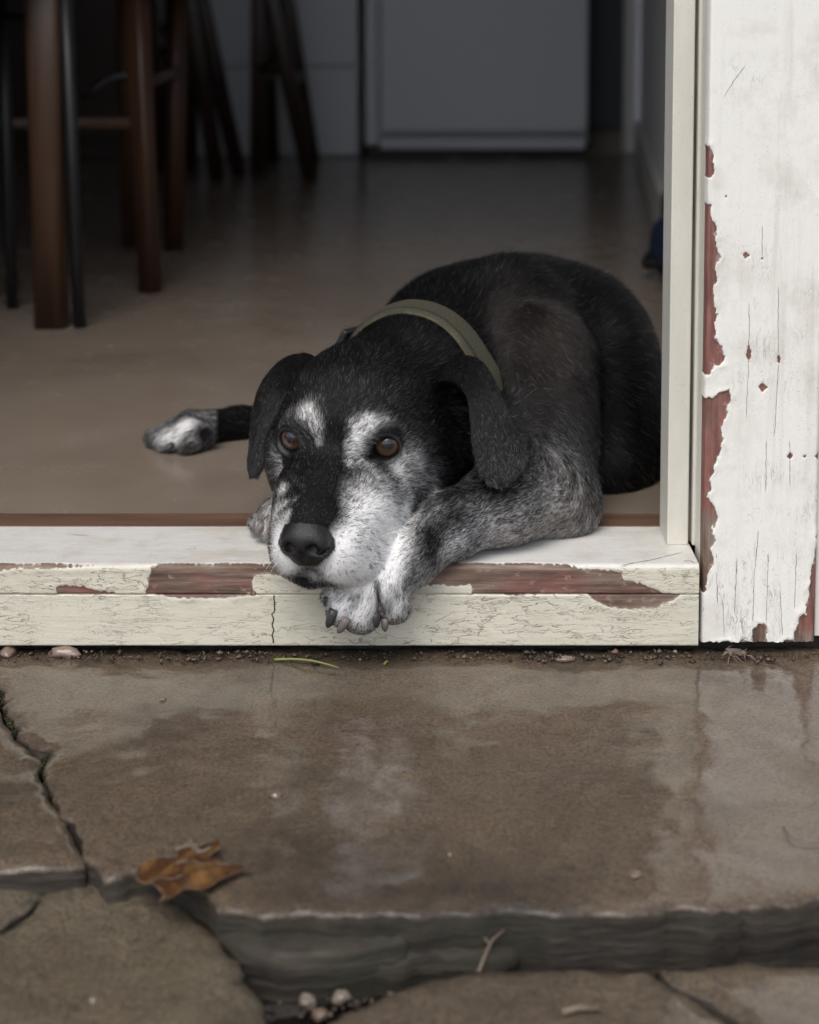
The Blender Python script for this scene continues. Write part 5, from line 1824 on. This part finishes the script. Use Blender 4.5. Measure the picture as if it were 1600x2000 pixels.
veins = [Vector(on(u, v, LZ).xy) - LC for u, v in ((374, 1630), (428, 1655), (492, 1700), (310, 1770), (264, 1712))]
lv = []
for p in vo:
    q = Vector(p) - LC
    r = q.length
    rid = min((abs(q.x * d.y - q.y * d.x) / d.length if q.dot(d) > 0 else q.length) for d in veins)
    z = LZ + 0.0022 - 0.06 * r + 0.0018 * math.exp(-rid / 0.0018) + 0.0035 * mnoise.noise((p.x * 75, p.y * 75, 4)) + 1.5 * max(0, r - 0.022) ** 1.3 * (0.35 + mnoise.noise((p.x * 40, p.y * 40, 8)))
    lv.append((p.x, p.y, max(z, GZ + 0.0016)))
leaf = mesh('leaf', lv, [tuple(f_) for f_ in fa], lm.m, smooth=True)
so = leaf.modifiers.new('thickness', 'SOLIDIFY'); so.thickness = 0.0006; so.offset = 1
tag(leaf, 'wet brown fallen maple leaf lying across the joint of the flagstones', 'leaf')

# pebbles
def pebble(u, v, z, sx, sy, sz, mat, label, group=None, name='pebble', seed=0):
    b_ = bmesh.new()
    bmesh.ops.create_icosphere(b_, subdivisions=3, radius=1.0)
    for w in b_.verts:
        c = w.co.copy()
        r = 1 + 0.34 * mnoise.noise(c * 1.3 + Vector((seed * 3.1, 0, 0))) + 0.07 * mnoise.noise(c * 3 + Vector((0, seed, 0)))
        w.co = Vector((c.x * sx, c.y * sy, c.z * sz)) * r
    o = bm_obj(name, b_, mat, smooth=True)
    p = on(u, v, z)
    o.location = (p.x, p.y, z + sz * 0.62)
    o.rotation_euler = (0, 0, seed * 1.7)
    tag(o, label, 'pebble', group)
    return o


def peb_mat(name, a, b):
    m = M(name, rough=0.35)
    m.color(m.mix(m.noise(160, 5, 0.6), a, b))
    m.b.inputs['Coat Weight'].default_value = 0.5
    return m.m


PW = peb_mat('pale_pebble', (0.10, 0.08, 0.06), (0.24, 0.20, 0.16))
PO = peb_mat('ochre_pebble', (0.17, 0.10, 0.04), (0.32, 0.20, 0.09))
PB = peb_mat('brown_pebble', (0.10, 0.065, 0.045), (0.19, 0.13, 0.10))
pebble(601, 1964, -0.112, 0.0052, 0.0048, 0.0040, PW, 'pale round pebble in the muddy gap, next to the brown pebble', 'pale pebbles in the gap', seed=1)
pebble(666, 1956, -0.112, 0.0050, 0.0042, 0.0036, PW, 'pale oval pebble touching the edge of the buff flagstone', 'pale pebbles in the gap', seed=2)
pebble(607, 1912, -0.112, 0.0068, 0.0058, 0.0048, PO, 'ochre pebble in the gap below the doorstep slab', seed=3)
pebble(182, 1958, GZ - 0.017, 0.0022, 0.0022, 0.0016, PW, 'tiny pale pebble lying on the rounded olive flagstone', seed=4)
pebble(540, 1558, GZ, 0.0026, 0.0034, 0.0022, PB, 'small brown seed pod on the middle of the large wet slab', name='seed_pod', seed=5)
pebble(319, 1368, GZ, 0.0030, 0.0016, 0.0012, PW, 'tiny pale chip on the large slab near the sill', name='stone_chip', seed=6)
pebble(879, 1671, GZ, 0.0014, 0.0014, 0.001, PW, 'tiny white speck of stone on the large wet slab', name='stone_chip', seed=7)
pebble(1240, 1712, GZ, 0.0042, 0.0034, 0.0014, PB, 'flat brown chip on the slab near its front edge', name='stone_chip', seed=8)
pebble(625, 1990, -0.112, 0.0044, 0.0038, 0.0034, PB, 'brown pebble beside the pale pebbles in the muddy gap', seed=9)
pebble(565, 1935, -0.112, 0.0045, 0.0040, 0.0034, PB, 'dark brown pebble next to the ochre one in the gap', seed=10)
# lumps of old mortar under the sill
MO = peb_mat('mortar', (0.12, 0.08, 0.06), (0.22, 0.16, 0.125))
pebble(128, 1283, GZ, 0.013, 0.006, 0.0048, MO, 'reddish brown mortar lump under the sill, the larger of two', name='mortar_lump', seed=11)
pebble(18, 1280, GZ, 0.010, 0.006, 0.0045, MO, 'small reddish mortar lump under the sill at the slab crack', name='mortar_lump', seed=12)
pebble(1105, 1290, GZ, 0.0068, 0.0035, 0.0022, MO, 'tan mortar crumb under the sill below the bare patch', name='mortar_lump', seed=13)

# green stalk
gm_ = M('green_stalk', (0.19, 0.22, 0.055), 0.45).m
ga, gb = on(536, 1291, GZ + 0.001), on(662, 1307, GZ + 0.001)
gp = [ga.lerp(gb, t) + Vector((0, 0.002 * math.sin(t * 3.1), 0.0010 + 0.0022 * math.sin(t * 3.1))) for t in np.linspace(0, 1, 9)]
tag(tube('grass_stalk', gp, [0.0013, 0.0010, 0.0009, 0.0009, 0.0009, 0.0009, 0.0008, 0.0007, 0.0004], gm_, n=6), 'single green grass stalk lying on the slab below the dog paw', 'grass stalk')
ga, gb = on(750, 1298, GZ + 0.001), on(761, 1294, GZ + 0.001)
tag(tube('grass_stalk', [ga, ga.lerp(gb, 0.5) + Vector((0, 0, 0.002)), gb], [0.0010, 0.0008, 0.0004], gm_, n=6), 'tiny curled green bit of grass on the slab near the sill', 'grass stalk')

# twigs
tw = M('twig_bark', (0.16, 0.12, 0.085), 0.6).m
def twig(pts, r, label):
    return tag(tube('twig', [on(u, v, z) + Vector((0, 0, h)) for u, v, z, h in pts], [r * (1 - 0.6 * i / (len(pts) - 1)) for i in range(len(pts))], tw, n=6), label, 'twig')
twig([(935, 1905, -0.098, 0.002), (950, 1880, -0.098, 0.006), (962, 1862, -0.096, 0.008), (985, 1850, -0.094, 0.010)], 0.0009, 'thin pale twig leaning in the gap below the slab edge')
twig([(955, 1866, -0.096, 0.007), (940, 1856, -0.096, 0.010)], 0.0006, 'short side twig beside the thin twig in the gap')
twig([(1098, 1984, GZ - 0.026, 0.0018), (1130, 1978, GZ - 0.026, 0.0026), (1172, 1976, GZ - 0.026, 0.0016)], 0.0022, 'pale stub of wood on the buff flagstone')
twig([(1530, 1618, GZ, 0.001), (1545, 1640, GZ, 0.0018), (1575, 1648, GZ, 0.0014), (1610, 1650, GZ, 0.001)], 0.0005, 'hair thin twig on the wet slab below the face board')

# crumbs and grit along the foot of the sill, in the joints and on the mud
def litter(name, spots, cols, parent=None):
    V_, F_, C_ = [], [], []
    r = np.random.default_rng(3)
    for p, s in spots:
        b = len(V_)
        ax = r.uniform(0.5, 1.5, 3) * s
        ax[2] *= 0.6
        rot = r.uniform(0, 6.28)
        c, s_ = math.cos(rot), math.sin(rot)
        pts_ = [(1, 0, 0), (-1, 0, 0), (0, 1, 0), (0, -1, 0), (0, 0, 1), (0, 0, -1)]
        for q in pts_:
            q = np.array(q) * ax * r.uniform(0.7, 1.2)
            V_.append((p[0] + q[0] * c - q[1] * s_, p[1] + q[0] * s_ + q[1] * c, p[2] + q[2]))
        for f_ in ((0, 2, 4), (2, 1, 4), (1, 3, 4), (3, 0, 4), (2, 0, 5), (1, 2, 5), (3, 1, 5), (0, 3, 5)): F_.append(tuple(b + i for i in f_))
        C_ += [r.random()] * 6
    me = np_mesh(name, np.array(V_), tris=np.array(F_), smooth=False)
    add_attr(me, 'tone', C_)
    m = M(name + '_bits', rough=0.5)
    m.color(m.ramp(m.attr('tone'), cols))
    o = link(name, me, m.m)
    o['kind'] = 'stuff'
    return o


r = np.random.default_rng(9)
sp = []
for _ in range(1900):
    u = r.uniform(-60, 1650); y = 1.338 + abs(r.normal(0, 0.006)) * (-1 if r.random() < 0.7 else 0.6)
    x = at(u, 1290, 1.335).x
    d = abs(fbm(np.array([[x, 0, 0]]), 9, 3, 2)[0])
    if r.random() > 0.25 + 1.6 * d: continue
    sp.append(((x, y, GZ + 0.0008 + r.uniform(0, 0.002) + 0.004 * (y > 1.338) * d), r.uniform(0.0004, 0.0012) if r.random() < 0.85 else r.uniform(0.0015, 0.0034)))
for _ in range(260):
    u, v = r.uniform(-20, 1620), r.triangular(1300, 1300, 1760)
    if u < 230: continue
    p = on(u, v, GZ + 0.0004); sp.append(((p.x, p.y, p.z), r.uniform(0.0002, 0.0006)))
litter('soil_crumbs', sp, [(0.0, (0.012, 0.010, 0.008)), (0.45, (0.05, 0.036, 0.026)), (0.75, (0.09, 0.065, 0.048)), (0.95, (0.14, 0.08, 0.05)), (1.0, (0.26, 0.21, 0.16))])
sp = []
for _ in range(900):
    u, v = r.uniform(430, 1500), r.uniform(1860, 1990)
    p = on(u, v, -0.113); sp.append(((p.x, p.y, p.z), r.uniform(0.0008, 0.0026)))
for _ in range(700):
    u, v = r.uniform(-40, 420), r.uniform(1684, 1735)
    p = on(u, v, -0.112); sp.append(((p.x, p.y, p.z), r.uniform(0.0008, 0.0024)))
for _ in range(500):
    t = r.random() * (len(CR) - 1); i = int(t); fr_ = t - i
    u = CR[i][0] * (1 - fr_) + CR[min(i + 1, len(CR) - 1)][0] * fr_ - r.uniform(1, 14); v = CR[i][1] * (1 - fr_) + CR[min(i + 1, len(CR) - 1)][1] * fr_
    p = on(u, v, GZ - 0.022); sp.append(((p.x, p.y, p.z), r.uniform(0.001, 0.003)))
litter('grit', sp, [(0.0, (0.016, 0.013, 0.010)), (0.5, (0.05, 0.04, 0.03)), (0.85, (0.10, 0.075, 0.055)), (1.0, (0.26, 0.20, 0.15))])
# moss in the crack between the two upper slabs
sp = []
for _ in range(1400):
    t = r.random() * (len(CR) - 1); i = int(t); fr_ = t - i
    if fbm(np.array([[t, 0, 0]]), 0.9, 2, 6)[0] < -0.15: continue
    u = CR[i][0] * (1 - fr_) + CR[min(i + 1, len(CR) - 1)][0] * fr_ - r.uniform(-2, 12); v = CR[i][1] * (1 - fr_) + CR[min(i + 1, len(CR) - 1)][1] * fr_
    p = on(u, v, GZ - 0.006); sp.append(((p.x, p.y, p.z + r.uniform(-0.006, 0.002)), r.uniform(0.0005, 0.0013)))
litter('moss', sp, [(0.0, (0.012, 0.014, 0.006)), (0.6, (0.030, 0.036, 0.014)), (1.0, (0.075, 0.085, 0.03))])
# torn cobwebby clump of dead leaves under the face board
cl = empty('debris_clump', on(1440, 1278, GZ))
tag(cl, 'clump of dead leaf scraps and roots under the white face board', 'debris')
dm = M('dead_leaf', (0.15, 0.115, 0.09), 0.7).m
for k in range(7):
    c = Vector(on(1440 + r.uniform(-28, 28), 1272 + r.uniform(-4, 8), GZ + 0.004)); c.y = 1.337 + r.uniform(-0.006, 0.006)
    a_ = [c + Vector((r.normal(0, .005), r.normal(0, .003), r.uniform(-.003, .004))) for _ in range(4)]
    m_ = sum(a_, Vector()) / 4 + Vector((0, 0, 0.002))
    for p_ in a_: p_.z = max(p_.z, GZ + 0.001)
    mm = mesh('leaf_scrap', a_ + [m_], [(0, 1, 4), (1, 2, 4), (2, 3, 4), (3, 0, 4)], dm)
    child(mm, cl)
for k in range(6):
    s_ = Vector(on(1440 + r.uniform(-25, 25), 1276, GZ + 0.003)); s_.y = 1.336
    e_ = s_ + Vector((r.uniform(-.012, .012), -r.uniform(0.004, .014), 0)); e_.z = GZ + 0.001
    child(tube('root', [s_, s_.lerp(e_, 0.5) + Vector((0, 0, .002)), e_], [0.0005, 0.0004, 0.0002], tw, n=5), cl)
print('done t', round(time.time() - T0, 1))
